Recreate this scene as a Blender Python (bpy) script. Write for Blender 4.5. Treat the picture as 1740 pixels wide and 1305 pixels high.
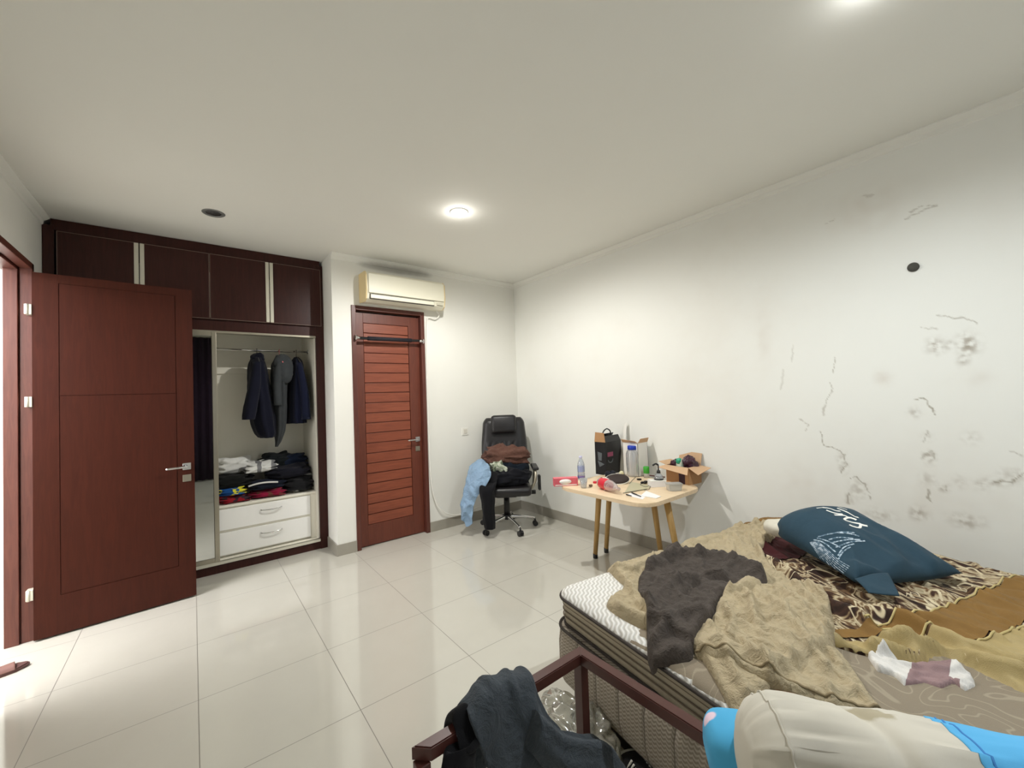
import bpy, bmesh, math, random
from mathutils import Vector, Matrix, noise
from mathutils.bvhtree import BVHTree
PI = math.pi
for o in list(bpy.data.objects): bpy.data.objects.remove(o)
SC = bpy.context.scene
COL = SC.collection

# ------------------------------------------------------------------ camera
F_PX, YAW, PITCH, ROLL, CAM_H = 690.88, 0.6667, 0.0254, -0.0357, 1.4605
FW = Vector((math.sin(YAW)*math.cos(PITCH), math.cos(YAW)*math.cos(PITCH), math.sin(PITCH)))
_r = Vector((math.cos(YAW), -math.sin(YAW), 0)); _u = _r.cross(FW)
RT = math.cos(ROLL)*_r + math.sin(ROLL)*_u
UP = -math.sin(ROLL)*_r + math.cos(ROLL)*_u
CAM = Vector((0, 0, CAM_H))
cd = bpy.data.cameras.new('camera'); cam = bpy.data.objects.new('camera', cd); COL.objects.link(cam)
M = Matrix((RT, UP, -FW)).transposed().to_4x4(); M.translation = CAM
cam.matrix_world = M
cd.sensor_fit = 'HORIZONTAL'; cd.sensor_width = 36; cd.lens = F_PX/1740*36
cd.clip_start = 0.02
SC.camera = cam

def at(px, py, ax, v):
    """world point where the view ray of a photo pixel meets the plane axis=v"""
    d = FW*F_PX + RT*(px-870) + UP*(652.5-py)
    t = (v-CAM[ax])/d[ax]
    return CAM + d*t
def atz(px, py, z): return at(px, py, 2, z)
def aty(px, py, y): return at(px, py, 1, y)
def atx(px, py, x): return at(px, py, 0, x)

# ------------------------------------------------------------------ world, exposure, lights
w = bpy.data.worlds.new('world'); SC.world = w; w.use_nodes = True
w.node_tree.nodes['Background'].inputs[0].default_value = (0.8, 0.86, 1, 1)
w.node_tree.nodes['Background'].inputs[1].default_value = 0.3
SC.view_settings.view_transform = 'Standard'; SC.view_settings.look = 'None'
SC.view_settings.gamma = 1; SC.view_settings.use_curve_mapping = False
SC.view_settings.exposure = 0.0

XL, XR, YB, YF, H = -0.85, 3.2885, 4.076, -1.15, 2.88
LAMP_A = Vector((1.633, 2.658, H)); LAMP_B = Vector((1.90, 0.275, H)); LAMP_OFF = Vector((0.14, 3.675, H))
def spot(name, loc, power, color, size=2.3, blend=0.6, rad=0.05):
    l = bpy.data.lights.new(name, 'SPOT'); l.energy = power; l.color = color; l.spot_size = size
    l.spot_blend = blend; l.shadow_soft_size = rad
    o = bpy.data.objects.new(name, l); COL.objects.link(o); o.location = loc
    return o
def point(name, loc, power, color, rad=0.05):
    l = bpy.data.lights.new(name, 'POINT'); l.energy = power; l.color = color; l.shadow_soft_size = rad
    o = bpy.data.objects.new(name, l); COL.objects.link(o); o.location = loc
    return o
spot('downlight_beam', LAMP_A-Vector((0, 0, .04)), 156, (1, .985, .945), 3.1, .5, .028)
spot('downlight_beam', LAMP_B-Vector((0, 0, .04)), 120, (.92, .975, 1), 2.9, .8, .028)
point('downlight_bulb', LAMP_A-Vector((0, 0, .045)), 1.6, (1, .97, .92), .03)
point('downlight_bulb', LAMP_B-Vector((0, 0, .045)), 1.0, (.95, .98, 1), .03)
def area(name, loc, rot, sx, sy, power, color):
    l = bpy.data.lights.new(name, 'AREA'); l.shape = 'RECTANGLE'; l.size = sx; l.size_y = sy; l.energy = power; l.color = color
    o = bpy.data.objects.new(name, l); COL.objects.link(o); o.location = loc; o.rotation_euler = rot
    return o
area('added_fill', (1.2, YF+.06, 1.55), (-PI/2, 0, 0), 1.5, 1.2, 20, (.9, .95, 1))   # cool fill light added at the unseen window behind the camera
area('hall_daylight', (-1.75, 3.3, 2.5), (0, 0, 0), .8, 1.6, 130, (.97, .96, 1))             # the bright hall beyond the door

# ------------------------------------------------------------------ mesh helpers
def bm_(): return bmesh.new()
def box(bm, x0, x1, y0, y1, z0, z1, bev=0, seg=2):
    b = bmesh.new()
    vs = [b.verts.new((x, y, z)) for x in (x0, x1) for y in (y0, y1) for z in (z0, z1)]
    for f in ((0,1,3,2),(4,6,7,5),(0,4,5,1),(2,3,7,6),(0,2,6,4),(1,5,7,3)): b.faces.new([vs[i] for i in f])
    if bev: bmesh.ops.bevel(b, geom=b.edges[:], offset=bev, segments=seg, affect='EDGES', profile=.5)
    _merge(bm, b)
def _merge(bm, b, mat=None):
    mp = {}
    for v in b.verts: mp[v] = bm.verts.new(mat @ v.co if mat else v.co)
    for f in b.faces:
        try:
            nf = bm.faces.new([mp[v] for v in f.verts]); nf.smooth = f.smooth; nf.material_index = f.material_index
        except ValueError: pass
    b.free()
def frame(d):
    d = d.normalized(); a = Vector((0, 0, 1)) if abs(d.z) < .9 else Vector((1, 0, 0))
    x = d.cross(a).normalized(); return x, d.cross(x)
def cyl(bm, p0, p1, r0, r1=None, seg=20, cap=True):
    r1 = r0 if r1 is None else r1; p0 = Vector(p0); p1 = Vector(p1); x, y = frame(p1-p0)
    A = [bm.verts.new(p0+(x*math.cos(t)+y*math.sin(t))*r0) for t in [2*PI*i/seg for i in range(seg)]]
    B = [bm.verts.new(p1+(x*math.cos(t)+y*math.sin(t))*r1) for t in [2*PI*i/seg for i in range(seg)]]
    for i in range(seg):
        f = bm.faces.new((A[i], A[(i+1) % seg], B[(i+1) % seg], B[i])); f.smooth = True
    if cap: bm.faces.new(A[::-1]); bm.faces.new(B)
def spline(pts, n):
    pts = [Vector(p) for p in pts]; out = []
    P = [pts[0]*2-pts[1]]+pts+[pts[-1]*2-pts[-2]]
    for i in range(1, len(P)-2):
        for k in range(n):
            t = k/n; a, b, c, d = P[i-1], P[i], P[i+1], P[i+2]
            out.append(.5*((2*b)+(c-a)*t+(2*a-5*b+4*c-d)*t*t+(3*b-a-3*c+d)*t**3))
    out.append(pts[-1]); return out
def tube(bm, pts, r, seg=10, n=6, smooth=True, closed=False):
    if smooth: pts = spline(pts, n)
    pts = [Vector(p) for p in pts]; rings = []
    x = None
    for i, p in enumerate(pts):
        if closed: d = pts[(i+1) % len(pts)]-pts[i-1]
        else: d = pts[min(i+1, len(pts)-1)]-pts[max(i-1, 0)]
        if d.length < 1e-9: d = Vector((0, 0, 1))
        d.normalize()
        if x is None: x, _ = frame(d)
        x = (x-d*x.dot(d)).normalized(); y = d.cross(x)
        rr = r(i/max(1, len(pts)-1)) if callable(r) else r
        rings.append([bm.verts.new(p+(x*math.cos(t)+y*math.sin(t))*rr) for t in [2*PI*k/seg for k in range(seg)]])
    R = range(len(rings)) if closed else range(len(rings)-1)
    for i in R:
        A, B = rings[i], rings[(i+1) % len(rings)]
        for k in range(seg):
            f = bm.faces.new((A[k], A[(k+1) % seg], B[(k+1) % seg], B[k])); f.smooth = True
    if not closed: bm.faces.new(rings[0][::-1]); bm.faces.new(rings[-1])
def lathe(bm, prof, c, seg=28, M=None):
    c = Vector(c); rings = []
    for r, z in prof:
        rings.append([bm.verts.new((M @ Vector((r*math.cos(t), r*math.sin(t), z)) if M else Vector((r*math.cos(t), r*math.sin(t), z)))+c) for t in [2*PI*k/seg for k in range(seg)]])
    for A, B in zip(rings, rings[1:]):
        for k in range(seg):
            f = bm.faces.new((A[k], A[(k+1) % seg], B[(k+1) % seg], B[k])); f.smooth = True
    bm.faces.new(rings[0][::-1]); bm.faces.new(rings[-1])
def prism(bm, poly, z0, z1, bev=0):
    b = bmesh.new()
    A = [b.verts.new((x, y, z0)) for x, y in poly]; B = [b.verts.new((x, y, z1)) for x, y in poly]
    n = len(poly)
    b.faces.new(A[::-1]); b.faces.new(B)
    for i in range(n): b.faces.new((A[i], A[(i+1) % n], B[(i+1) % n], B[i]))
    if bev:
        es = [e for e in b.edges if (e.verts[0] in A and e.verts[1] in A) or (e.verts[0] in B and e.verts[1] in B)]
        bmesh.ops.bevel(b, geom=es, offset=bev, segments=2, affect='EDGES')
    bmesh.ops.recalc_face_normals(b, faces=b.faces[:])
    _merge(bm, b)
def rrect(x0, x1, y0, y1, r, n=6):
    out = []
    for cx, cy, a in ((x1-r, y1-r, 0), (x0+r, y1-r, 90), (x0+r, y0+r, 180), (x1-r, y0+r, 270)):
        for k in range(n+1):
            t = math.radians(a+90*k/n); out.append((cx+r*math.cos(t), cy+r*math.sin(t)))
    return out
def plate(bm, quad, th):
    """thin slab from four corners, thickness along its normal"""
    q = [Vector(p) for p in quad]; n = (q[1]-q[0]).cross(q[3]-q[0]).normalized()*th
    A = [bm.verts.new(p) for p in q]; B = [bm.verts.new(p+n) for p in q]
    bm.faces.new(A[::-1]); bm.faces.new(B)
    for i in range(4): bm.faces.new((A[i], A[(i+1) % 4], B[(i+1) % 4], B[i]))
def xf(bm, M): bm.transform(M)
def base_of(p):
    v = Vector()
    while p: v += p.location; p = p.parent
    return v
def obj(name, bm, m, parent=None, mods=None, label=None):
    me = bpy.data.meshes.new(name)
    if parent: bmesh.ops.translate(bm, verts=bm.verts[:], vec=-base_of(parent))
    bmesh.ops.recalc_face_normals(bm, faces=bm.faces[:])
    bm.to_mesh(me); bm.free()
    for k in (m if isinstance(m, (list, tuple)) else [m]): me.materials.append(k)
    o = bpy.data.objects.new(name, me); COL.objects.link(o)
    if parent: o.parent = parent
    if label: o['label'] = label
    for t, kw in (mods or []):
        md = o.modifiers.new(t.lower(), t)
        for a, b in kw.items(): setattr(md, a, b)
    return o
def origin(o, loc):
    """put a single-mesh thing's origin at its base"""
    loc = Vector(loc); o.data.transform(Matrix.Translation(-loc)); o.location = loc; return o
def tag(o, label, cat, group=None, kind=None):
    o['label'] = label; o['category'] = cat
    if group: o['group'] = group
    if kind: o['kind'] = kind
    return o
def thing(name, label, cat, loc, group=None, kind=None):
    o = bpy.data.objects.new(name, None); COL.objects.link(o); o.location = loc; o.empty_display_size = .05
    return tag(o, label, cat, group, kind)
def struct(name, bm, m, label=None):
    o = obj(name, bm, m); o['kind'] = 'structure'
    if label: o['label'] = label
    return o
def nz(x, y, z=0): return noise.noise(Vector((x, y, z)))

# ------------------------------------------------------------------ materials
def srgb(r, g, b):
    f = lambda c: (c/255/12.92 if c/255 <= .04045 else ((c/255+.055)/1.055)**2.4)
    return (f(r), f(g), f(b), 1)
class NT:
    def __init__(s, m): s.t = m.node_tree; s.n = s.t.nodes; s.l = s.t.links
    def add(s, typ, **kw):
        n = s.n.new(typ)
        for k, v in kw.items():
            if hasattr(n, k) and not isinstance(v, tuple): setattr(n, k, v)
        return n
    def link(s, a, b): s.l.new(a, b)
    def math(s, op, a, b=None, c=None, clamp=False):
        n = s.n.new('ShaderNodeMath'); n.operation = op; n.use_clamp = clamp
        for i, v in enumerate((a, b, c)):
            if v is None: continue
            if isinstance(v, (int, float)): n.inputs[i].default_value = v
            else: s.l.new(v, n.inputs[i])
        return n.outputs[0]
    def mix(s, fac, a, b, typ='MIX'):
        n = s.n.new('ShaderNodeMix'); n.data_type = 'RGBA'; n.blend_type = typ
        for sock, v in ((n.inputs[0], fac), (n.inputs[6], a), (n.inputs[7], b)):
            if isinstance(v, (int, float, tuple)): sock.default_value = v
            else: s.l.new(v, sock)
        return n.outputs[2]
    def noise(s, vec, scale, detail=3, rough=.5, dist=0):
        n = s.n.new('ShaderNodeTexNoise'); n.inputs['Scale'].default_value = scale; n.inputs['Detail'].default_value = detail
        n.inputs['Roughness'].default_value = rough; n.inputs['Distortion'].default_value = dist
        if vec is not None: s.l.new(vec, n.inputs['Vector'])
        return n.outputs[0]
    def mapv(s, vec, scale=(1, 1, 1), rot=(0, 0, 0), loc=(0, 0, 0)):
        n = s.n.new('ShaderNodeMapping'); s.l.new(vec, n.inputs[0])
        n.inputs['Scale'].default_value = scale; n.inputs['Rotation'].default_value = rot; n.inputs['Location'].default_value = loc
        return n.outputs[0]
    def ramp(s, fac, stops):
        n = s.n.new('ShaderNodeValToRGB'); s.l.new(fac, n.inputs[0]); e = n.color_ramp.elements
        while len(e) < len(stops): e.new(.5)
        for i, (p, c) in enumerate(stops):
            e[i].position = p; e[i].color = c if isinstance(c, tuple) else (c, c, c, 1)
        return n.outputs[0]
    def smooth(s, v, a, b):
        n = s.n.new('ShaderNodeMapRange'); n.interpolation_type = 'SMOOTHSTEP'; s.l.new(v, n.inputs[0])
        n.inputs[1].default_value = a; n.inputs[2].default_value = b; return n.outputs[0]
    def bump(s, h, strength, dist=.01):
        n = s.n.new('ShaderNodeBump'); s.l.new(h, n.inputs['Height']); n.inputs['Strength'].default_value = strength
        n.inputs['Distance'].default_value = dist; s.l.new(n.outputs[0], s.bsdf.inputs['Normal'])
    @property
    def bsdf(s): return s.n['Principled BSDF']
    def pos(s): return s.n.new('ShaderNodeNewGeometry').outputs['Position']
    def obj(s): return s.n.new('ShaderNodeTexCoord').outputs['Object']
def mat(name, col, rough=.5, metal=0, spec=.5, vary=0, vscale=8, bump=0, bscale=60, bdist=.004, sheen=0, coat=0):
    m = bpy.data.materials.new(name); m.use_nodes = True; t = NT(m); b = t.bsdf
    c = srgb(*col)
    b.inputs['Base Color'].default_value = c; b.inputs['Roughness'].default_value = rough
    b.inputs['Metallic'].default_value = metal; b.inputs['Specular IOR Level'].default_value = spec
    if sheen: b.inputs['Sheen Weight'].default_value = sheen
    if coat: b.inputs['Coat Weight'].default_value = coat; b.inputs['Coat Roughness'].default_value = .1
    o = t.obj()
    if vary:
        n = t.noise(o, vscale, 4, .55)
        t.link(t.mix(n, tuple([x*(1-vary) for x in c[:3]]+[1]), tuple([min(1, x*(1+vary)) for x in c[:3]]+[1])), b.inputs['Base Color'])
    if bump: t.bump(t.noise(o, bscale, 4, .6), bump, bdist)
    return m
def fabric(name, col, rough=.9, vary=.18, weave=420, bump=.35, sheen=.06, folds=0, bd=.004):
    m = mat(name, col, rough, spec=.2, sheen=sheen); t = NT(m); o = t.obj(); c = srgb(*col)
    n = t.noise(o, 14, 4, .6)
    t.link(t.mix(n, tuple([x*(1-vary) for x in c[:3]]+[1]), tuple([min(1, x*(1+vary)) for x in c[:3]]+[1])), t.bsdf.inputs['Base Color'])
    h = t.noise(o, weave, 1)
    if folds: h = t.math('ADD', t.math('MULTIPLY', h, .2), t.math('MULTIPLY', t.noise(o, folds, 5, .6, 1.2), 2.5))
    t.bump(h, bump, bd); return m
def wood(name, dark, light, axis=2, scale=6, rough=.45, coat=0, contrast=1, spec=.5):
    m = mat(name, dark, rough, coat=coat, spec=spec); t = NT(m); o = t.pos()
    sc = [9, 9, 9]; sc[axis] = .7
    v = t.mapv(o, tuple(sc))
    n = t.noise(v, scale, 6, .62, 1.2)
    t.link(t.mix(t.smooth(n, .5-.25/contrast, .5+.25/contrast), srgb(*dark), srgb(*light)), t.bsdf.inputs['Base Color'])
    t.bump(n, .12, .002); return m
def clear(name, tint=(235, 240, 245), gloss=.12, alpha=.8, rough=.06):
    m = bpy.data.materials.new(name); m.use_nodes = True; t = NT(m); n = t.n
    out = n['Material Output']; n.remove(t.bsdf)
    tr = n.new('ShaderNodeBsdfTransparent'); tr.inputs[0].default_value = srgb(*tint)
    gl = n.new('ShaderNodeBsdfGlossy'); gl.inputs['Roughness'].default_value = rough
    df = n.new('ShaderNodeBsdfDiffuse'); df.inputs[0].default_value = srgb(*tint)
    lw = n.new('ShaderNodeLayerWeight'); lw.inputs[0].default_value = .35
    mx = n.new('ShaderNodeMixShader'); mx2 = n.new('ShaderNodeMixShader')
    mx.inputs[0].default_value = 1-alpha; t.link(tr.outputs[0], mx.inputs[1]); t.link(df.outputs[0], mx.inputs[2])
    f = t.math('ADD', t.math('MULTIPLY', lw.outputs['Facing'], .5), gloss, clamp=True)
    t.link(f, mx2.inputs[0]); t.link(mx.outputs[0], mx2.inputs[1]); t.link(gl.outputs[0], mx2.inputs[2])
    t.link(mx2.outputs[0], out.inputs[0]); return m
def emit(name, col, k):
    m = bpy.data.materials.new(name); m.use_nodes = True; b = m.node_tree.nodes['Principled BSDF']
    b.inputs['Base Color'].default_value = srgb(*col); b.inputs['Emission Color'].default_value = srgb(*col); b.inputs['Emission Strength'].default_value = k
    return m

PAINT = mat('wall_paint', (238, 237, 230), .75, vary=.03, vscale=2.5, bump=.08, bscale=120, bdist=.001)
CEIL = mat('ceiling_paint', (238, 237, 230), .85, vary=.02, vscale=1.5)
BASEB = mat('skirting_tile', (160, 155, 143), .3, vary=.06, vscale=12)
DOORW = wood('door_wood', (57, 24, 14), (67, 29, 18), 2, 5, .5, spec=.18)
SLATW = wood('slat_wood', (120, 58, 38), (144, 76, 52), 0, 5, .42)
STILEW = wood('stile_wood', (92, 43, 29), (110, 54, 37), 2, 5, .42)
FRAMEW = wood('door_frame_wood', (80, 39, 30), (98, 52, 41), 2, 5, .4)
CABW = wood('cabinet_laminate', (50, 22, 18), (64, 31, 25), 2, 5, .35, spec=.25)
STEELBR = mat('brown_enamel', (76, 40, 34), .38, vary=.08)
ALU = mat('aluminium', (168, 162, 146), .32, metal=.85)
ALUW = mat('aluminium_pale', (212, 208, 192), .4, metal=.25)
CHROME = mat('chrome', (215, 215, 215), .14, metal=1)
CREAM = mat('wardrobe_lining', (240, 236, 222), .55, vary=.03)
WHITEL = mat('white_laminate', (250, 249, 245), .4)
EDGEM = mat('thin_edge', (122, 100, 88), .45)
MIRROR = mat('mirror_glass', (205, 208, 205), .02, metal=1)
ACW = mat('aged_white_plastic', (228, 224, 204), .42)
ACY = mat('yellowed_plastic', (222, 200, 150), .45)
DARK = mat('dark_slot', (46, 42, 38), .6)
WPLAS = mat('white_plastic', (238, 236, 228), .4)
BLACKP = mat('black_plastic', (22, 22, 24), .4)
BLACKF = mat('black_foam', (16, 14, 26), .75, bump=.3, bscale=200)
LEATHER = mat('black_leather', (24, 22, 24), .36, vary=.25, vscale=12, bump=.35, bscale=170, bdist=.003)
TABLEW = wood('pale_table_wood', (222, 196, 160), (238, 216, 184), 1, 4, .45)
LEGW = wood('table_leg_wood', (172, 134, 74), (194, 158, 98), 2, 4, .5)

def floor_mat():
    m = mat('polished_tile', (206, 203, 190), .08, spec=.9); t = NT(m); p = t.pos()
    s = t.n.new('ShaderNodeSeparateXYZ'); t.link(p, s.inputs[0])
    def d(o, off):
        v = t.math('FRACT', t.math('ADD', t.math('DIVIDE', t.math('SUBTRACT', o, off), .6), 20))
        return t.math('MULTIPLY', t.math('MINIMUM', v, t.math('SUBTRACT', 1, v)), .6)
    dd = t.math('MINIMUM', d(s.outputs[0], .0051), d(s.outputs[1], 2.6105))
    line = t.math('SUBTRACT', 1, t.smooth(dd, .0008, .0022))
    n = t.noise(p, 3, 5, .6)
    c = t.mix(n, srgb(192, 188, 176), srgb(200, 197, 186))
    t.link(t.mix(line, c, srgb(112, 106, 98)), t.bsdf.inputs['Base Color'])
    t.link(t.math('ADD', t.math('MULTIPLY', line, .4), .075), t.bsdf.inputs['Roughness'])
    return m
FLOORM = floor_mat()

def stained_wall():
    m = mat('stained_wall_paint', (232, 230, 222), .78); t = NT(m); p = t.pos()
    a = t.n.new('ShaderNodeAttribute'); a.attribute_name = 'stain'; sp_ = t.n.new('ShaderNodeSeparateColor'); t.link(a.outputs['Color'], sp_.inputs[0])
    big = t.smooth(t.noise(p, 1.6, 4, .6), .45, .75)
    c = t.mix(t.math('MULTIPLY', big, .35), srgb(238, 238, 232), srgb(230, 226, 217))
    c = t.mix(t.math('MULTIPLY', sp_.outputs[2], .6), c, srgb(205, 193, 180))
    c = t.mix(t.math('MULTIPLY', sp_.outputs[1], .75), c, srgb(124, 104, 74))
    c = t.mix(t.math('MULTIPLY', sp_.outputs[0], .75), c, srgb(138, 128, 106))
    t.link(c, t.bsdf.inputs['Base Color'])
    t.bump(t.math('ADD', t.noise(p, 5, 3), t.math('MULTIPLY', sp_.outputs[0], .5)), .08, .006)
    return m
# stains of the damp wall: crack lines, smudges and damp patches, as vertex values of the wall itself
Qp = lambda x, y: atx(1200+x*.4905, 260+y*.4904, 3.2885)
CRACKS = [([Qp(*q) for q in L], w_) for L, w_ in (([(447, 710), (440, 760)], .7), ([(430, 795), (440, 830), (412, 855), (405, 910)], .7), ([(395, 965), (410, 1015), (440, 1020), (478, 1045), (487, 1080), (465, 1105)], 1), ([(325, 925), (355, 940), (345, 965)], .7),
    ([(500, 1130), (520, 1122), (550, 1145), (570, 1200)], 1), ([(495, 1180), (495, 1215)], 1), ([(725, 855), (750, 850), (785, 885), (788, 905)], 1.2), ([(765, 965), (750, 1000)], .7), ([(770, 1165), (765, 1190), (780, 1210)], 1),
    ([(800, 560), (850, 570), (900, 572), (935, 590)], .8), ([(735, 605), (800, 610)], .6), ([(690, 230), (745, 200), (800, 180), (740, 185), (705, 205)], .6), ([(1000, 1140), (1060, 1140), (1095, 1105)], 1), ([(268, 750), (258, 820)], .4), ([(300, 660), (298, 720)], .4),
    ([(540, 150), (580, 145)], .4), ([(410, 245), (440, 230)], .4), ([(750, 1060), (780, 1030), (795, 1060)], .6), ([(830, 1155), (835, 1165)], .9), ([(1050, 1035), (1090, 1050)], .6))]
SMUDGE = [(Qp(*q), ry, rz, k) for q, ry, rz, k in (((795, 668), .030, .035, 1), ((845, 665), .03, .02, .55), ((905, 665), .035, .05, .95), ((890, 715), .02, .03, .8), ((775, 1055), .022, .028, .9), ((735, 1250), .035, .03, .8), ((900, 1275), .05, .03, .7), ((472, 1075), .022, .05, .6),
    ((525, 1165), .04, .05, .45), ((600, 1255), .06, .03, .5), ((497, 1195), .018, .04, .6), ((720, 900), .02, .025, .55), ((915, 985), .03, .03, .35), ((1000, 1140), .05, .02, .6), ((1075, 1120), .04, .03, .55), ((765, 1130), .03, .03, .4), ((820, 1160), .02, .02, .6), ((955, 1150), .025, .03, .5), ((880, 1140), .02, .03, .4), ((765, 985), .02, .02, .4))]
DAMP = [(Qp(*q), ry, rz, k) for q, ry, rz, k in (((612, 778), .035, .04, .9), ((200, 640), .05, .18, .35), ((560, 190), .18, .12, .4), ((350, 1150), .15, .12, .35), ((950, 780), .05, .05, .3), ((820, 1200), .3, .15, .25))]
def stain_at(y, z):
    wy, wz = y+.010*noise.noise(Vector((y*22, z*22, 1)))+.006*noise.noise(Vector((y*60, z*60, 4))), z+.010*noise.noise(Vector((y*22, z*22, 8)))+.006*noise.noise(Vector((y*60, z*60, 9)))
    cr = 0
    for L, w_ in CRACKS:
        if abs(wy-L[0].y) > .25 or abs(wz-L[0].z) > .3: continue
        for a, b_ in zip(L, L[1:]):
            ey, ez = b_.y-a.y, b_.z-a.z; t = max(0, min(1, ((wy-a.y)*ey+(wz-a.z)*ez)/(ey*ey+ez*ez+1e-9)))
            d = math.hypot(wy-a.y-ey*t, wz-a.z-ez*t); th = .004+.009*max(0, noise.noise(Vector((y*17, z*17, 3)))); cr = max(cr, w_*max(0, 1-d/th)**.7)
    sm = 0
    for c, ry, rz, k in SMUDGE:
        q = ((wy-c.y)/ry)**2+((wz-c.z)/rz)**2
        if q < 4: sm = max(sm, k*math.exp(-q*.9)*max(0, min(1, .55+1.6*noise.noise(Vector((y*38, z*38, 7)))+.6*noise.noise(Vector((y*90, z*90, 2))))))
    da = 0
    for c, ry, rz, k in DAMP:
        q = ((wy-c.y)/ry)**2+((wz-c.z)/rz)**2
        if q < 4: da = max(da, k*math.exp(-q)*(.8+.8*noise.noise(Vector((y*14, z*14, 6)))))
    return (min(1, cr), min(1, sm), min(1, max(0, da)), 1)

# ------------------------------------------------------------------ the room
T = .12
b = bm_(); box(b, XL-T, XR+T, YF-T, 5.15, -.1, 0); box(b, -2.6, XL-T, 2.2, 4.9, -.1, 0); struct('floor', b, FLOORM)
b = bm_(); box(b, XL-T, XR+T, YF-T, 5.15, H, H+.1); struct('ceiling', b, CEIL)
DL0, DL1, DLH = 3.10, 4.03, 2.43          # opening of the door on the left
b = bm_(); box(b, XL-T, XL, YF-T, DL0, 0, H); box(b, XL-.085, XL, DL0, DL1, DLH, H); box(b, XL-.085, XL, DL1, 5.15, 0, H); struct('wall_left', b, PAINT)
b = bm_(); box(b, XR+.001, XR+T, YF-T, 5.15, 0, H)
sy0, sy1, sz0_, sz1_ = -.35, 1.35, .45, 2.80
for y0, y1, z0, z1 in ((YF-T, sy0, 0, H), (sy1, 5.15, 0, H), (sy0, sy1, 0, sz0_), (sy0, sy1, sz1_, H)): b.faces.new([b.verts.new((XR, y, z)) for y, z in ((y0, z0), (y1, z0), (y1, z1), (y0, z1))])
lay = b.verts.layers.float_color.new('stain')
for v in b.verts: v[lay] = (0, 0, 0, 1)
NY, NZ = 260, 330; gv = []
for j in range(NZ+1):
    row = []
    for i in range(NY+1):
        y, z = sy0+(sy1-sy0)*i/NY, sz0_+(sz1_-sz0_)*j/NZ; v = b.verts.new((XR, y, z)); v[lay] = stain_at(y, z); row.append(v)
    gv.append(row)
for j in range(NZ):
    for i in range(NY): b.faces.new((gv[j][i], gv[j][i+1], gv[j+1][i+1], gv[j+1][i]))
struct('wall_right', b, stained_wall())
DX0, DX1, DH = 1.232, 2.007, 2.393       # opening of the slatted door
XC = 1.057
b = bm_(); box(b, XC, DX0, YB, 5.05, 0, H); box(b, DX1, XR, YB, YB+T, 0, H); box(b, DX0, DX1, YB, YB+T, DH, H)
box(b, XL, XC, 5.05, 5.15, 0, H); box(b, DX0, DX1, YB+T, YB+T+.03, 0, DH)
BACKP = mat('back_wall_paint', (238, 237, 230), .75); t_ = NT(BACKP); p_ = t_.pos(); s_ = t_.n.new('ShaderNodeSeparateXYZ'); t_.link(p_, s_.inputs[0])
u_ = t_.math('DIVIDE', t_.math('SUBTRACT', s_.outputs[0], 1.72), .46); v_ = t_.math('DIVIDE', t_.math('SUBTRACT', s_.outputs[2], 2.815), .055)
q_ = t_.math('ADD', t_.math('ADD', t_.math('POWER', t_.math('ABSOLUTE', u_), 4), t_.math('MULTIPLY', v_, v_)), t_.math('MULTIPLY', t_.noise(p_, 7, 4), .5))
n_ = t_.noise(p_, 2.5, 3); t_.link(t_.mix(t_.math('MULTIPLY', t_.math('SUBTRACT', 1, t_.smooth(q_, .2, 1.1)), .55), t_.mix(n_, srgb(235, 234, 226), srgb(240, 239, 233)), srgb(92, 86, 78)), t_.bsdf.inputs['Base Color'])   # dark streak above the air conditioner
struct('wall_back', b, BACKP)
b = bm_()
box(b, XL-T, .40, YF-T, YF, 0, H); box(b, 2.0, XR+T, YF-T, YF, 0, H); box(b, .40, 2.0, YF-T, YF, 0, .9); box(b, .40, 2.0, YF-T, YF, 2.2, H)
struct('wall_front', b, PAINT)
b = bm_(); box(b, -2.6, -2.5, 2.2, 4.9, 0, H); box(b, -2.6, XL-T, 4.8, 4.9, 0, H); box(b, -2.6, XL-T, 2.2, 2.3, 0, H); struct('wall_hall', b, PAINT)
bh = .105
b = bm_(); box(b, XC-.012, DX0, YB-.012, YB, 0, bh, .002); box(b, XC-.012, XC, YB, 4.40, 0, bh, .002); box(b, DX1, XR, YB-.012, YB, 0, bh, .002); struct('baseboard_back', b, BASEB)
b = bm_(); box(b, XR-.012, XR, YF, YB, 0, bh, .002); struct('baseboard_right', b, BASEB)
b = bm_(); box(b, XL, XL+.012, YF, DL0-.05, 0, bh, .002); struct('baseboard_left', b, BASEB)
def cornice(bm, p, q, n):          # a small plaster step between wall and ceiling
    p, q, n = Vector(p), Vector(q), Vector(n)
    prof = [(0, 0), (.042, 0), (.042, -.008), (.012, -.03), (.008, -.055), (0, -.06)]
    A = [bm.verts.new(p+n*a+Vector((0, 0, c))) for a, c in prof]; B = [bm.verts.new(q+n*a+Vector((0, 0, c))) for a, c in prof]
    for i in range(len(prof)): bm.faces.new((A[i], A[(i+1) % 6], B[(i+1) % 6], B[i]))
    bm.faces.new(A[::-1]); bm.faces.new(B)
b = bm_(); cornice(b, (XR, YF, H), (XR, YB, H), (-1, 0, 0)); struct('trim_1', b, CEIL)
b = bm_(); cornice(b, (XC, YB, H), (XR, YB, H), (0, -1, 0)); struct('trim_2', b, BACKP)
b = bm_(); cornice(b, (XL, YF, H), (XL, 4.40, H), (1, 0, 0)); struct('trim_3', b, CEIL)
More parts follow.
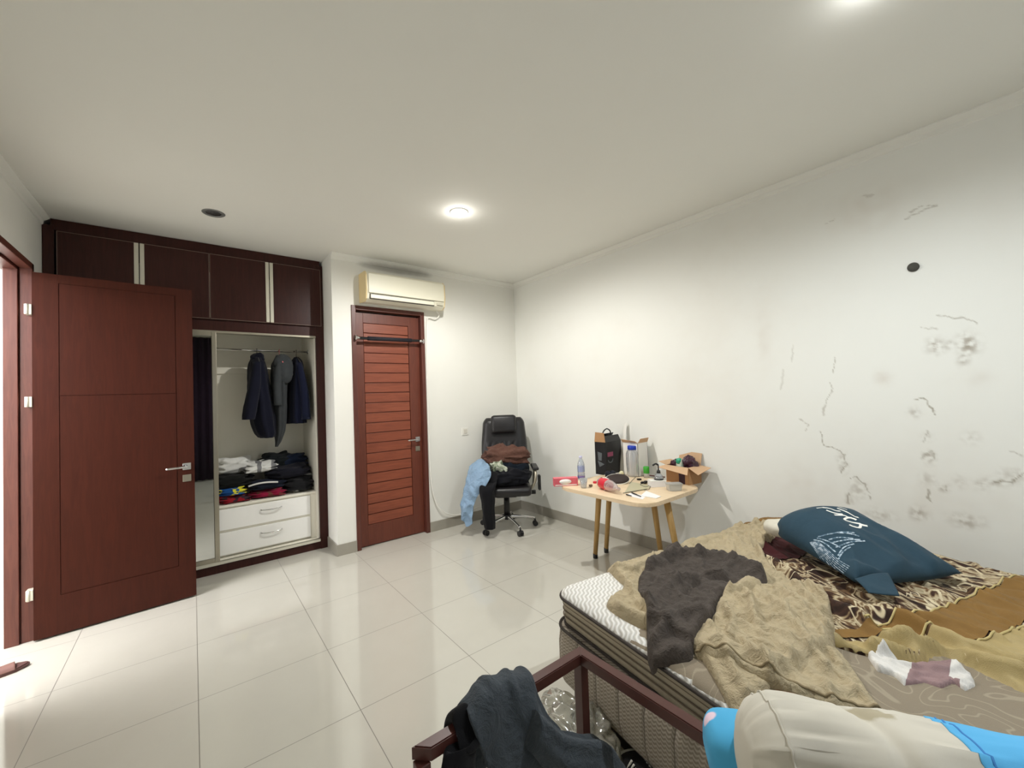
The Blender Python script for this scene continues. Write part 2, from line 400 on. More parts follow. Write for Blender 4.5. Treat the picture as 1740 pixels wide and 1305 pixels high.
# unseen window behind the camera, added to go with the fill light
b = bm_()
for q in ((.40, .45, .9, 2.2), (1.95, 2.0, .9, 2.2), (1.175, 1.225, .9, 2.2)): box(b, q[0], q[1], YF-.09, YF-.03, q[2], q[3])
box(b, .40, 2.0, YF-.09, YF-.03, .9, .95); box(b, .40, 2.0, YF-.09, YF-.03, 2.15, 2.2)
wn = struct('unseen_window', b, FRAMEW)
b = bm_(); box(b, .42, 1.98, YF-.066, YF-.06, .92, 2.18); obj('pane', b, clear('window_glass', alpha=.95), wn)

# door on the left, swung open against the wardrobe
d1 = thing('door_1', 'plain dark red-brown wooden door standing open in front of the wardrobe', 'door', (XL+.03, 3.97, 0), kind='structure')
b = bm_()
box(b, -.935, -.872, 3.975, 4.03, 0, 2.43, .003); box(b, -.868, -.812, 3.99, 4.03, 0, 2.43, .003)
box(b, -.955, -.835, 3.10, 3.155, 0, 2.43, .003); box(b, -.955, -.872, 3.10, 4.03, 2.375, 2.43, .003); box(b, -.868, -.812, 3.10, 4.03, 2.39, 2.43, .003)
box(b, -.872, -.866, 3.998, 4.03, 0, 2.43)
obj('door_frame', b, FRAMEW, d1)
LEAF = Matrix.Translation((-.806, 3.945, 0)) @ Matrix.Rotation(math.radians(4.6), 4, 'Z')
def leaf_bm():
    b = bm_(); z0, z1 = .012, 2.362; w = .815
    xs = [0, .115, .119, w-.105, w-.101, w]; zs = [z0, .26, .264, 1.556, 1.56, z1-.06, z1-.056, z1]
    gx = {1, 3}; gz = {1, 3, 5}
    def cell(i, k):   # grooves are 3 mm deep
        gv = i in gx and 1 <= k <= 5
        gh = k in gz and 1 <= i <= 3
        return .004 if (gv or gh) else 0
    for i in range(5):
        for k in range(7): box(b, xs[i], xs[i+1], cell(i, k), .04, zs[k], zs[k+1])
    xf(b, LEAF); return b
leaf = obj('door_leaf', leaf_bm(), DOORW, d1)
for z in (2.117, 1.522, .301):
    b = bm_(); box(b, -.838, -.806, 3.938, 3.992, z-.033, z+.033, .002); cyl(b, (-.826, 3.937, z-.033), (-.826, 3.937, z+.033), .007, seg=10)
    obj('hinge', b, ALUW, leaf, label='pale metal hinge')
def lever(bx, z, y, side, M=None):
    b = bm_(); box(b, bx-.026, bx+.026, y-.009, y, z-.026, z+.026, .003); cyl(b, (bx, y-.008, z), (bx, y-.05, z), .010)
    tube(b, [(bx, y-.05, z), (bx+side*.05, y-.052, z), (bx+side*.125, y-.046, z-.002)], .0085, seg=10)
    if M: xf(b, M)
    return b
obj('handle', lever(.768, 1.0, 0, -1, LEAF), CHROME, leaf, label='chrome lever handle')
b = bm_(); box(b, .742, .794, -.008, 0, .885, .937, .003); cyl(b, (.768, -.008, .911), (.768, -.011, .911), .010); xf(b, LEAF); obj('lock_plate', b, ALU, leaf)

# slatted door in the back wall
d2 = thing('door_2', 'closed red-brown door with horizontal slats below the air conditioner', 'door', (1.62, YB, 0), kind='structure')
b = bm_(); box(b, DX0, DX0+.042, YB-.012, YB+.11, 0, DH, .003); box(b, DX1-.042, DX1, YB-.012, YB+.11, 0, DH, .003); box(b, DX0+.042, DX1-.042, YB-.012, YB+.11, DH-.042, DH, .003)
obj('door_frame', b, FRAMEW, d2)
lx0, lx1, ly = DX0+.044, DX1-.044, YB+.045
sx0, sx1, sz0, sz1 = 1.36, 1.842, .21, 2.235
b = bm_(); box(b, lx0, sx0, ly, ly+.04, .008, 2.335, .002); box(b, sx1, lx1, ly, ly+.04, .008, 2.335, .002); box(b, sx0, sx1, ly, ly+.04, .008, sz0, .002); box(b, sx0, sx1, ly, ly+.04, sz1, 2.335, .002)
l2 = obj('door_leaf', b, STILEW, d2)
b = bm_(); ns = 20; hs = (sz1-sz0)/ns
box(b, sx0, sx1, ly+.022, ly+.035, sz0, sz1)
for i in range(ns): box(b, sx0+.004, sx1-.004, ly+.004, ly+.03, sz0+i*hs+.004, sz0+(i+1)*hs-.004, .002)
obj('slat_panel', b, SLATW, l2)
obj('handle', lever(1.912, 1.013, ly, -1), CHROME, l2, label='chrome lever handle')
b = bm_(); box(b, 1.886, 1.938, ly-.008, ly, .885, .937, .003); cyl(b, (1.912, ly-.008, .911), (1.912, ly-.011, .911), .010); obj('lock_plate', b, ALU, l2)
# exercise bar braced across the door frame
pb = thing('pull_up_bar', 'black padded exercise bar braced across the top of the slatted door', 'bar', (1.62, YB-.03, 2.07))
b = bm_(); cyl(b, (1.30, YB-.03, 2.067), (1.93, YB-.03, 2.073), .014); obj('bar', b, BLACKP, pb)
b = bm_(); cyl(b, (1.38, YB-.03, 2.068), (1.84, YB-.03, 2.072), .021); obj('foam_grip', b, BLACKF, pb)
for x0, x1 in ((1.262, 1.30), (1.93, 1.972)):
    b = bm_(); cyl(b, (x0, YB-.03, 2.07), (x1, YB-.03, 2.07), .017); e = x0 if x0 < 1.5 else x1
    cyl(b, (e-.006, YB-.03, 2.07), (e+.006, YB-.03, 2.07), .028); box(b, e-.008, e+.008, YB-.035, YB-.010, 2.055, 2.085); obj('end_cap', b, CHROME, pb)

# ------------------------------------------------------------------ lights in the ceiling
def downlight(c, name, label, lit):
    t = thing(name, label, 'light', c, 'round ceiling downlights')
    b = bm_(); lathe(b, [(.048, 0), (.048, -.004), (.066, -.006), (.072, -.002), (.072, 0)], c, 32); obj('trim_ring', b, WPLAS if lit else mat('grey_trim', (120, 120, 118), .45), t)
    b = bm_(); lathe(b, [(.0005, -.001), (.044, -.001), (.044, -.016), (.03, -.030), (.0005, -.034)] if lit else [(.0005, 0), (.047, 0), (.047, -.003), (.0005, -.0035)], c, 24)
    obj('bulb', b, emit('lit_bulb', (255, 250, 238), 14) if lit else mat('dark_lamp', (66, 66, 66), .35), t)
downlight(LAMP_A, 'downlight', 'lit round downlight glowing in the middle of the ceiling', True)
downlight(LAMP_B, 'downlight', 'lit round downlight in the ceiling above the bed', True)
downlight(LAMP_OFF, 'downlight', 'unlit dark round downlight in front of the upper wardrobe doors', False)

# ------------------------------------------------------------------ air conditioner
ac = thing('air_conditioner', 'aged cream wall air conditioner above the slatted door', 'air conditioner', (1.73, YB, 2.40))
ax0, ax1 = 1.315, 2.165
b = bm_(); prof = [(YB, 2.42), (YB-.15, 2.405), (YB-.195, 2.43), (YB-.212, 2.52), (YB-.205, 2.66), (YB-.17, 2.70), (YB, 2.705)]
def extr(b, prof, x0, x1):
    A = [b.verts.new((x0, y, z)) for y, z in prof]; B = [b.verts.new((x1, y, z)) for y, z in prof]; n = len(prof)
    for i in range(n): b.faces.new((A[i], A[(i+1) % n], B[(i+1) % n], B[i]))
    b.faces.new(A); b.faces.new(B[::-1])
extr(b, prof, ax0+.012, ax1-.012); obj('body', b, ACW, ac)
for x0, x1 in ((ax0, ax0+.012), (ax1-.012, ax1)):
    b = bm_(); extr(b, prof, x0, x1); obj('side_cover', b, ACY, ac, label='yellowed side cover')
b = bm_(); box(b, ax0+.02, ax1-.02, YB-.224, YB-.205, 2.482, 2.672, .006); obj('front_panel', b, ACW, ac)
b = bm_(); box(b, ax0+.04, ax1-.14, YB-.222, YB-.198, 2.432, 2.470, .004); lv = obj('louver', b, ACW, ac)
b = bm_(); box(b, ax0+.035, ax1-.135, YB-.212, YB-.197, 2.426, 2.475); obj('air_slot', b, DARK, ac)
b = bm_(); box(b, ax1-.10, ax1-.03, YB-.218, YB-.20, 2.44, 2.465, .002); obj('display', b, mat('display', (200, 196, 176), .3), ac)
b = bm_(); tube(b, [(ax1-.02, YB-.04, 2.42), (ax1+.015, YB-.03, 2.37), (ax1-.03, YB-.022, 2.325), (2.06, YB-.02, 2.335), (2.035, YB-.018, 2.28), (2.02, YB-.016, 1.9), (2.02, YB-.016, .9), (2.035, YB-.017, .5), (2.09, YB-.03, .28),
     (2.22, YB-.03, .155), (2.40, YB-.03, .12), (2.62, YB-.03, .155), (2.9, YB-.03, .13)], .0075, seg=8, n=8)
tag(obj('drain_hose', b, WPLAS), 'thin white hose running from the air conditioner down beside the slatted door', 'hose')
# dark streak above the unit is drawn by the back wall material
sw = thing('wall_switch', 'small white wall switch left of the office chair', 'switch', (2.486, YB, 1.05))
b = bm_(); box(b, 2.443, 2.529, YB-.009, YB, 1.007, 1.093, .003); obj('plate', b, WPLAS, sw)
b = bm_(); box(b, 2.463, 2.509, YB-.013, YB-.008, 1.025, 1.075, .002); obj('rocker', b, mat('rocker', (214, 210, 198), .4), sw)
c = atx(1552, 454, XR)
b = bm_(); Mx = Matrix.Rotation(-PI/2, 4, 'Y'); lathe(b, [(.026, 0), (.026, .006), (.022, .012), (.0005, .012)], c, 20, Mx)
tag(origin(obj('wall_plug', b, mat('grey_rubber', (74, 72, 66), .8, vary=.3, vscale=60)), c), 'small round dark grey plug high on the stained right wall', 'plug')

# ------------------------------------------------------------------ wardrobe
WX0, WX1, WY, WYB = XL+.002, XC-.002, 4.40, 5.04
wd = thing('wardrobe', 'built-in dark brown wardrobe with open mirrored sliding door', 'wardrobe', (.1, WY, 0))
b = bm_()
box(b, WX0, WX0+.06, WY, WYB, 0, 2.83, .002); box(b, WX1-.075, WX1, WY, WYB, 0, 2.83, .002)
box(b, WX0+.04, WX1-.025, WY+.004, WYB, 2.795, H-.002, .002)
box(b, WX0+.06, WX1-.075, WY+.01, WYB, 2.20, 2.235, .001); box(b, WX0+.06, WX1-.075, WY+.004, WY+.03, 2.115, 2.20, .001)
box(b, WX0+.06, WX1-.075, WY+.01, WYB, .0, .075)
obj('carcass', b, CABW, wd)
b = bm_(); ix0, ix1 = WX0+.06, WX1-.075
box(b, ix0, ix1, WYB-.02, WYB-.001, .075, 2.20); box(b, ix1-.012, ix1, WY+.03, WYB-.02, .075, 2.20); box(b, ix0, ix0+.012, WY+.03, WYB-.02, .075, 2.20)
box(b, ix0, ix1, WY+.03, WYB-.02, .075, .095); box(b, ix0, ix1, WY+.03, WYB-.02, 2.185, 2.20); box(b, .06, .078, WY+.10, WYB-.02, .095, 2.185)
box(b, .078, ix1-.012, WYB-.045, WYB-.02, 1.77, 1.83)
obj('lining', b, CREAM, wd)
dx = [-.776, -.323, .13, .583, 1.033]
for i in range(4):
    b = bm_(); x0, x1 = dx[i]+.003, min(dx[i+1]-.003, WX1-.02); box(b, x0, x1, WY-.016, WY+.004, 2.215, 2.785, .002)
    dr = obj('cabinet_door', b, CABW, wd)
    b = bm_(); hx = x1 if i % 2 == 0 else x0; s = -1 if i % 2 == 0 else 1
    xa, xb = sorted((hx, hx+s*.028)); box(b, xa, xb, WY-.026, WY-.014, 2.217, 2.783, .003); obj('handle', b, ALUW, dr, label='pale aluminium edge handle')
    b = bm_(); e = x0+.001 if i % 2 == 0 else x1-.001
    box(b, e-.002, e+.002, WY-.018, WY-.014, 2.215, 2.785); box(b, x0, x1, WY-.018, WY-.014, 2.783, 2.787); box(b, x0, x1, WY-.018, WY-.014, 2.213, 2.217); obj('edge_strip', b, EDGEM, dr)
# tracks of the sliding doors
b = bm_(); box(b, ix0, ix1, WY+.004, WY+.075, 2.095, 2.115, .002); obj('top_track', b, ALU, wd)
b = bm_(); box(b, ix0, ix1, WY-.006, WY+.10, .075, .087, .001)
for y in (WY-.004, WY+.03, WY+.09): box(b, ix0, ix1, y, y+.006, .087, .10)
obj('bottom_track', b, ALUW, wd)
b = bm_(); box(b, -.72, .142, WY+.008, WY+.012, .105, 2.09); sd = obj('sliding_door', b, MIRROR, wd, label='mirrored sliding door')
b = bm_()
for q in ((-.745, -.715), (.135, .172)): box(b, q[0], q[1], WY+.0, WY+.026, .10, 2.10, .004)
box(b, -.72, .14, WY+.002, WY+.02, .10, .14); box(b, -.72, .14, WY+.002, WY+.02, 2.065, 2.10); obj('door_edge', b, ALU, sd)
b = bm_(); box(b, .078, ix1-.012, WY+.10, WYB-.03, .535, .555, .002); obj('shelf', b, CREAM, wd)
b = bm_(); box(b, .078, ix1-.06, WY+.12, WYB-.03, .10, .535); box(b, ix1-.06, ix1-.012, WY+.115, WY+.14, .095, .535); obj('drawer_box', b, CREAM, wd)
for z0, z1 in ((.335, .520), (.115, .312)):
    b = bm_(); box(b, .082, ix1-.065, WY+.10, WY+.12, z0, z1, .003); d = obj('drawer', b, WHITEL, wd)
    b = bm_(); zc = (z0+z1)/2+.035; hx = .575
    tube(b, [(hx-.085, WY+.10, zc), (hx-.08, WY+.08, zc), (hx-.03, WY+.068, zc-.004), (hx+.04, WY+.068, zc-.004), (hx+.082, WY+.08, zc), (hx+.086, WY+.10, zc)], .006, seg=8); obj('handle', b, CHROME, d, label='chrome bow handle')
RODY, RODZ = 4.70, 1.985
b = bm_(); cyl(b, (.08, RODY, RODZ), (ix1-.012, RODY, RODZ), .011)
for x in (.085, ix1-.022): cyl(b, (x, RODY, RODZ), (x+.012, RODY, RODZ), .024)
obj('hanging_rod', b, CHROME, wd)

# ------------------------------------------------------------------ cloth tools
def loft(rows, nu=8, nv=8, amp=.006, freq=14, seed=0, stretch=(1, 1, 1), ridge=0):
    """a sheet through rows of control points, wrinkled along its normal"""
    R = [spline(r, nu) for r in rows]; cols = [spline([r[i] for r in R], nv) for i in range(len(R[0]))]
    n, m = len(cols), len(cols[0]); g = [[cols[i][j] for i in range(n)] for j in range(m)]
    b = bm_(); V = []
    for j in range(m):
        L = []
        for i in range(n):
            du = g[j][min(i+1, n-1)]-g[j][max(i-1, 0)]; dv = g[min(j+1, m-1)][i]-g[max(j-1, 0)][i]
            nn = du.cross(dv); nn = nn.normalized() if nn.length > 1e-9 else Vector((0, 0, 1))
            p = g[j][i]; q = Vector((p.x*stretch[0], p.y*stretch[1], p.z*stretch[2]))*freq
            h = noise.noise(q+Vector((seed, seed*.7, 0)))+.5*noise.noise(q*2.1+Vector((0, seed, 5)))
            if ridge: h = h*(1-ridge)+ridge*(.7-2*abs(noise.noise(q*.7+Vector((seed, 3, 9)))))
            L.append(b.verts.new(p+nn*h*amp))
        V.append(L)
    for j in range(m-1):
        for i in range(n-1):
            f = b.faces.new((V[j][i], V[j][i+1], V[j+1][i+1], V[j+1][i])); f.smooth = True
    return b
def solid(th): return [('SOLIDIFY', dict(thickness=th, offset=0))]
def sleeve(secs, nseg=22, n=6, folds=7, amp=.08, seed=0, cap=True, wr=.01, wf=16):
    """tube of cloth through (centre, half-width vector, half-depth vector) sections"""
    C_ = spline([s[0] for s in secs], n); A_ = spline([s[1] for s in secs], n); B_ = spline([s[2] for s in secs], n)
    b = bm_(); rings = []
    for j, (c, a, d) in enumerate(zip(C_, A_, B_)):
        L = []
        for k in range(nseg):
            t = 2*PI*k/nseg; q = c+a*math.cos(t)+d*math.sin(t)
            f = 1+amp*math.sin(folds*t+seed+1.7*nz(j*.12, seed))*min(1, j/4)
            f += wr*8*noise.noise(q*wf+Vector((seed, 0, 0)))
            L.append(b.verts.new(c+(q-c)*f))
        rings.append(L)
    for X, Y in zip(rings, rings[1:]):
        for k in range(nseg):
            f = b.faces.new((X[k], X[(k+1) % nseg], Y[(k+1) % nseg], Y[k])); f.smooth = True
    if cap: b.faces.new(rings[0][::-1]); b.faces.new(rings[-1])
    return b
def blob(c, s, e=.5, amp=.02, freq=9, seed=0, rz=0, n=44, m=26, squash=1, tilt=0, lay=0, rf=None):
    """soft folded lump: a superellipsoid with creases"""
    b = bm_(); c = Vector(c); R = Matrix.Rotation(rz, 3, 'Z') @ Matrix.Rotation(tilt, 3, 'Y')
    sg = lambda v, p: math.copysign(abs(v)**p, v)
    rings = []
    for j in range(m+1):
        ph = -PI/2+PI*j/m; L = []
        if j in (0, m): rings.append([b.verts.new(c+R @ Vector((0, 0, s[2]*math.sin(ph))))]); continue
        for k in range(n):
            t = 2*PI*k/n
            p = Vector((s[0]*sg(math.cos(ph), e)*sg(math.cos(t), e), s[1]*sg(math.cos(ph), e)*sg(math.sin(t), e), s[2]*sg(math.sin(ph), .8)))
            q = p*freq+Vector((seed*3.1, seed, 0))
            h = noise.noise(q)+.5*noise.noise(q*2.3)+.6*(.5-2*abs(noise.noise(Vector((q.x*.5, q.y*1.2, q.z*1.6)))))
            if rf: h += rf[3]*(max(0, 1-abs(noise.noise(Vector((p.x*rf[0]+.15*nz(p.y*9, p.z*9, seed)+seed, p.y*rf[1]+seed, p.z*rf[2]+.5*nz(p.x*9, p.y*5, seed+2)))))/.3)**1.5-.3)
            d = Vector((p.x*.5, p.y*.5, p.z*1.2+.001)); d.normalize()
            if lay: p.x += lay*.012*math.sin(p.z/s[2]*PI*1.5*lay)*math.copysign(1, p.x)
            p = p+d*h*amp*(1 if p.z > -s[2]*.6 else .2)
            L.append(b.verts.new(c+R @ p))
        rings.append(L)
    for j in range(m):
        A, B = rings[j], rings[j+1]
        for k in range(n):
            k2 = (k+1) % n
            if len(A) == 1: f = b.faces.new((A[0], B[k2], B[k]))
            elif len(B) == 1: f = b.faces.new((A[k], A[k2], B[0]))
            else: f = b.faces.new((A[k], A[k2], B[k2], B[k]))
            f.smooth = True
    return b
def V(*a): return Vector(a)

NAVY = fabric('navy_cloth', (15, 17, 33)); NAVY2 = fabric('navy_canvas', (15, 20, 42)); GREYC = fabric('grey_fleece', (58, 61, 63)); BLACKC = fabric('black_cloth', (20, 20, 24))
WHITEC = fabric('white_cotton', (226, 226, 222)); CHAR = fabric('charcoal_fleece', (66, 72, 78), weave=300, folds=15, bump=.6, bd=.015)
# three jackets on the rod
def hanger(root, x, m):
    b = bm_(); tube(b, [(x, RODY+.004, RODZ+.012), (x, RODY-.012, RODZ+.016), (x, RODY-.016, RODZ-.004), (x, RODY, RODZ-.03), (x, RODY, RODZ-.06)], .0025, seg=8)
    tube(b, [(x, RODY-.20, RODZ-.13), (x, RODY-.08, RODZ-.075), (x, RODY, RODZ-.058), (x, RODY+.08, RODZ-.075), (x, RODY+.20, RODZ-.13)], .005, seg=8)
    return tag(origin(obj('clothes_hanger', b, m), (x, RODY, RODZ)), root, 'hanger', 'clothes hangers on the wardrobe rod')
def jacket(x, label, m, secs, sl, hood=None, sl2=None):
    t = thing('jacket', label, 'jacket', (x, RODY, RODZ-.9), 'jackets hanging in the wardrobe')
    b = sleeve([(V(x+cx, RODY+cy, RODZ-z), V(a, 0, 0), V(0, d, 0)) for z, cx, cy, a, d in secs], 36, 6, 9, .07, x*10, wr=.006); obj('body', b, m, t)
    for k, s in enumerate(sl):
        b = sleeve([(V(x+cx, RODY+cy, RODZ-z), V(a, 0, 0), V(0, d, 0)) for z, cx, cy, a, d in s], 18, 6, 4, .06, x*7+k, wr=.006); obj('sleeve', b, m, t)
    if hood: obj('hood', blob(V(x+hood[0], RODY+hood[1], RODZ-hood[2]), hood[3:], .8, .018, 14, x), m, t)
    return t
hanger('thin metal hanger holding the leftmost navy jacket in the wardrobe', .505, mat('dark_wire', (60, 60, 60), .4))
jacket(.505, 'dark navy jacket hanging furthest left on the wardrobe rod', NAVY,
       [(.055, .0, 0, .035, .05), (.10, .0, 0, .055, .14), (.17, .0, 0, .075, .19), (.4, .015, 0, .095, .20), (.62, .035, 0, .11, .20), (.80, .06, 0, .095, .19), (.86, .07, 0, .07, .17)],
       [[(.13, -.02, -.17, .035, .05), (.35, -.045, -.20, .05, .06), (.58, -.085, -.21, .055, .06), (.67, -.10, -.215, .05, .055)], [(.13, 0, .17, .035, .05), (.4, .0, .2, .045, .05), (.68, .0, .2, .045, .05)]],
       (.0, -.02, .085, .055, .09, .05))
hanger('pink hanger hook holding the grey hooded jacket in the wardrobe', .70, mat('pink_plastic', (220, 120, 120), .4))
jacket(.70, 'grey hooded jacket hanging in the middle of the wardrobe rod', GREYC,
       [(.045, .0, 0, .03, .05), (.10, .0, 0, .05, .13), (.17, .0, 0, .07, .17), (.4, -.01, 0, .065, .17), (.6, -.01, -.0, .06, .17), (.78, -.015, -.02, .05, .12), (.90, -.03, -.05, .028, .05), (.96, -.05, -.06, .012, .02)],
       [[(.13, -.03, -.15, .03, .05), (.34, -.045, -.16, .035, .05), (.55, -.045, -.17, .035, .05)], [(.13, 0, .15, .03, .05), (.4, .01, .17, .035, .05)]],
       (.01, -.13, .20, .09, .07, .14))
hanger('thin metal hanger holding the rightmost blue jacket in the wardrobe', .855, mat('dark_wire2', (70, 66, 60), .4))
jacket(.855, 'navy blue canvas jacket hanging furthest right on the wardrobe rod', NAVY2,
       [(.06, .0, 0, .02, .05), (.10, .0, 0, .04, .13), (.17, .0, 0, .055, .18), (.4, .0, 0, .065, .19), (.65, .0, 0, .075, .19), (.74, .0, 0, .078, .18)],
       [[(.13, -.01, -.16, .03, .05), (.4, .03, -.19, .04, .055), (.70, .042, -.20, .045, .055)], [(.13, 0, .16, .03, .05), (.4, -.02, .19, .04, .05), (.75, -.03, .19, .045, .05)]])

# heap of clothes on the wardrobe shelf
SH = .556
def striped(name, a, bcol, sc, ax=0):
    m = fabric(name, a); t = NT(m); o = t.obj(); s = t.n.new('ShaderNodeSeparateXYZ'); t.link(o, s.inputs[0])
    v = t.math('SINE', t.math('ADD', t.math('MULTIPLY', s.outputs[ax], sc), t.math('MULTIPLY', t.noise(o, 6), 4)))
    t.link(t.mix(t.smooth(v, .35, .6), srgb(*a), srgb(*bcol)), t.bsdf.inputs['Base Color']); return m
def patched(name, cols, scale=14):
    m = fabric(name, cols[0]); t = NT(m); o = t.obj(); c = srgb(*cols[0])
    for i, k in enumerate(cols[1:]):
        c = t.mix(t.smooth(t.noise(t.mapv(o, loc=(i*7.3, i*3, 0)), scale, 2), .54, .57), c, srgb(*k))
    t.link(c, t.bsdf.inputs['Base Color']); return m
G = 'clothes heaped on the wardrobe shelf'
heap = [
 ('red_shirt', 'red folded shirt at the bottom left of the wardrobe heap', (.285, 4.64, .030), (.125, .115, .030), patched('red_print', [(150, 28, 40), (60, 40, 50)]), .9),
 ('crimson_shirt', 'crimson folded shirt at the bottom middle of the wardrobe heap', (.555, 4.635, .036), (.14, .11, .036), patched('crimson_print', [(142, 24, 58), (120, 70, 60)], 26), 1.3),
 ('striped_shirt', 'black shirt with white bands folded at the right front of the heap', (.835, 4.66, .075), (.13, .13, .075), striped('black_white', (24, 24, 26), (205, 205, 200), 30, 2), 2.1),
 ('blue_shirt', 'blue folded shirt with a yellow print near the sliding door', (.265, 4.66, .095), (.115, .115, .035), patched('blue_yellow', [(30, 84, 150), (222, 214, 60), (30, 84, 150)], 9), 3.3),
 ('navy_shirt', 'dark navy folded shirt with a pale edge in the centre of the heap', (.55, 4.67, .115), (.15, .13, .045), fabric('navy_fold', (26, 30, 44)), 4.2),
 ('black_sweater', 'black sweater at the left of the heap under the plain white shirt', (.29, 4.70, .185), (.15, .16, .062), fabric('black_knit', (22, 23, 22)), 5.7),
 ('dark_trousers', 'black trousers lumped at the right of the heap', (.76, 4.72, .205), (.19, .17, .062), fabric('black_denim', (24, 24, 34)), 6.1),
 ('dark_jeans', 'dark blue jeans folded at the back right of the heap', (.80, 4.86, .290), (.15, .12, .07), fabric('dark_jean', (30, 40, 62)), 7.9),
 ('black_tee', 'black tee crumpled at the top centre of the heap', (.66, 4.86, .31), (.13, .12, .075), fabric('black_tee_cloth', (22, 26, 28)), 8.4),
 ('white_shirt', 'plain white shirt crumpled at the top left of the heap', (.315, 4.82, .305), (.15, .14, .075), WHITEC, 9.5),
 ('printed_shirt', 'white shirt with a grey print lying on top of the heap', (.505, 4.70, .285), (.135, .14, .050), striped('white_print', (222, 222, 218), (128, 128, 130), 48, 0), 10.7),
]
for nm, lab, c, s, m, sd_ in heap:
    o = obj(nm, blob(V(c[0], c[1], SH+c[2]), s, .62, .028, 11, sd_, rz=.15*math.sin(sd_*3), lay=2), m)
    tag(origin(o, (c[0], c[1], SH+c[2]-s[2])), lab, 'clothing', G)
    if nm == 'navy_shirt':
        b = bm_(); tube(b, [(.40, 4.535, SH+.135), (.47, 4.520, SH+.150), (.55, 4.517, SH+.152), (.64, 4.530, SH+.138)], .008, seg=8); obj('pale_hem', b, WHITEC, o, label='pale hem')

# ------------------------------------------------------------------ office chair with clothes
CH = Matrix.Translation((2.70, 3.60, 0)) @ Matrix.Rotation(math.radians(-36), 4, 'Z')
ch = thing('office_chair', 'black leather office chair piled with clothes in the far corner', 'chair', (2.70, 3.60, 0))
def cobj(name, b, m, parent, mods=None, label=None): xf(b, CH); return obj(name, b, m, parent, mods, label)
for k in range(5):
    a = math.radians(186+36+72*k); d = V(math.cos(a), math.sin(a), 0); e = d*.31
    b = bm_(); tube(b, [d*.03+V(0, 0, .125), d*.16+V(0, 0, .112), e+V(0, 0, .085)], lambda t: .021-.008*t, seg=10); lg = cobj('base_arm', b, CHROME, ch)
    b = bm_(); s = d.cross(V(0, 0, 1)); cyl(b, e+V(0, 0, .085), e+V(0, 0, .05), .009, seg=10)
    for q in (-1, 1): cyl(b, e+s*q*.006+V(0, 0, .027), e+s*q*.026+V(0, 0, .027), .027, seg=18)
    box(b, e.x-.012, e.x+.012, e.y-.012, e.y+.012, .035, .062, .004); cobj('caster', b, BLACKP, lg)
b = bm_(); cyl(b, (0, 0, .10), (0, 0, .15), .045, .04); cyl(b, (0, 0, .15), (0, 0, .37), .034, .030); cobj('gas_column', b, BLACKP, ch)
b = bm_(); box(b, -.11, .11, -.12, .12, .355, .395, .01); tube(b, [(.08, 0, .375), (.20, -.02, .37), (.29, -.03, .385)], .007, seg=8)
cyl(b, (.265, -.03, .385), (.32, -.03, .385), .022); cobj('mechanism', b, BLACKP, ch)
def cushion(x0, x1, y0, y1, z0, z1, bev=.04, puff=0):
    b = bm_(); box(b, x0, x1, y0, y1, z0, z1, bev, 4)
    for f in b.faces: f.smooth = True
    return b
b = cushion(-.265, .265, -.27, .26, .39, .49, .045); cobj('seat', b, LEATHER, ch)
# backrest: a padded shell leaning back
BK = Matrix.Translation((0, .20, .46)) @ Matrix.Rotation(math.radians(-10), 4, 'X')
def backrest():
    b = bm_(); n, m = 30, 36; g = []
    for side in (0, 1):
        G_ = []
        for j in range(m+1):
            v = j/m; z = .74*v; L = []
            hw = .255-.012*math.cos(v*PI*2)
            if v > .9: hw *= math.sqrt(max(0, 1-((v-.9)/.1)**2*.30))
            for i in range(n+1):
                u = -1+2*i/n; e = (1-abs(u)**3.5)**.5 if abs(u) < 1 else 0
                ed = min(1, v*14, (1-v)*14)**.5
                if side == 0:
                    dep = -.055*e*ed-.02*(abs(u)**2)*e
                    if v < .60: dep -= .007*math.cos(u*PI*8.5+2*nz(u*3, v*2))*e*math.exp(-((v-.50)/.13)**2)*2
                    dep -= .018*e*math.exp(-((v-.30)/.16)**2)
                else: dep = .03*e*ed
                L.append(b.verts.new((u*hw, dep, z)))
            G_.append(L)
        for j in range(m):
            for i in range(n):
                f = b.faces.new((G_[j][i], G_[j][i+1], G_[j+1][i+1], G_[j+1][i])); f.smooth = True
    bmesh.ops.remove_doubles(b, verts=b.verts[:], dist=.0015); return b
b = backrest(); xf(b, BK); cobj('backrest', b, LEATHER, ch)
b = cushion(-.148, .148, -.125, -.045, .545, .76, .04); xf(b, BK); cobj('headrest', b, LEATHER, ch)
for s in (-1, 1):
    b = bm_(); x = s*.305
    P_ = [(s*.24, .10, .42), (x, .09, .43), (x+s*.012, .05, .56), (x+s*.012, -.04, .645), (x+s*.008, -.17, .64), (x, -.215, .55), (s*.25, -.16, .43)]
    tube(b, P_, .015, seg=10, n=7); cobj('armrest', b, ALU, ch, label='silver armrest loop')
    b = bm_(); box(b, x-.025, x+.045 if s > 0 else x+.025, -.20, .09, .648, .680, .014, 3)
    cobj('armrest_pad', b, BLACKP, ch)
b = bm_(); box(b, .335, .365, -.21, -.15, .44, .60, .012, 3); cobj('arm_guard', b, BLACKP, ch)
GC = 'clothes piled on the office chair'
def ctag(name, b, m, lab, mods=None):
    o = cobj(name, b, m, None, mods); return tag(o, lab, 'clothing', GC)
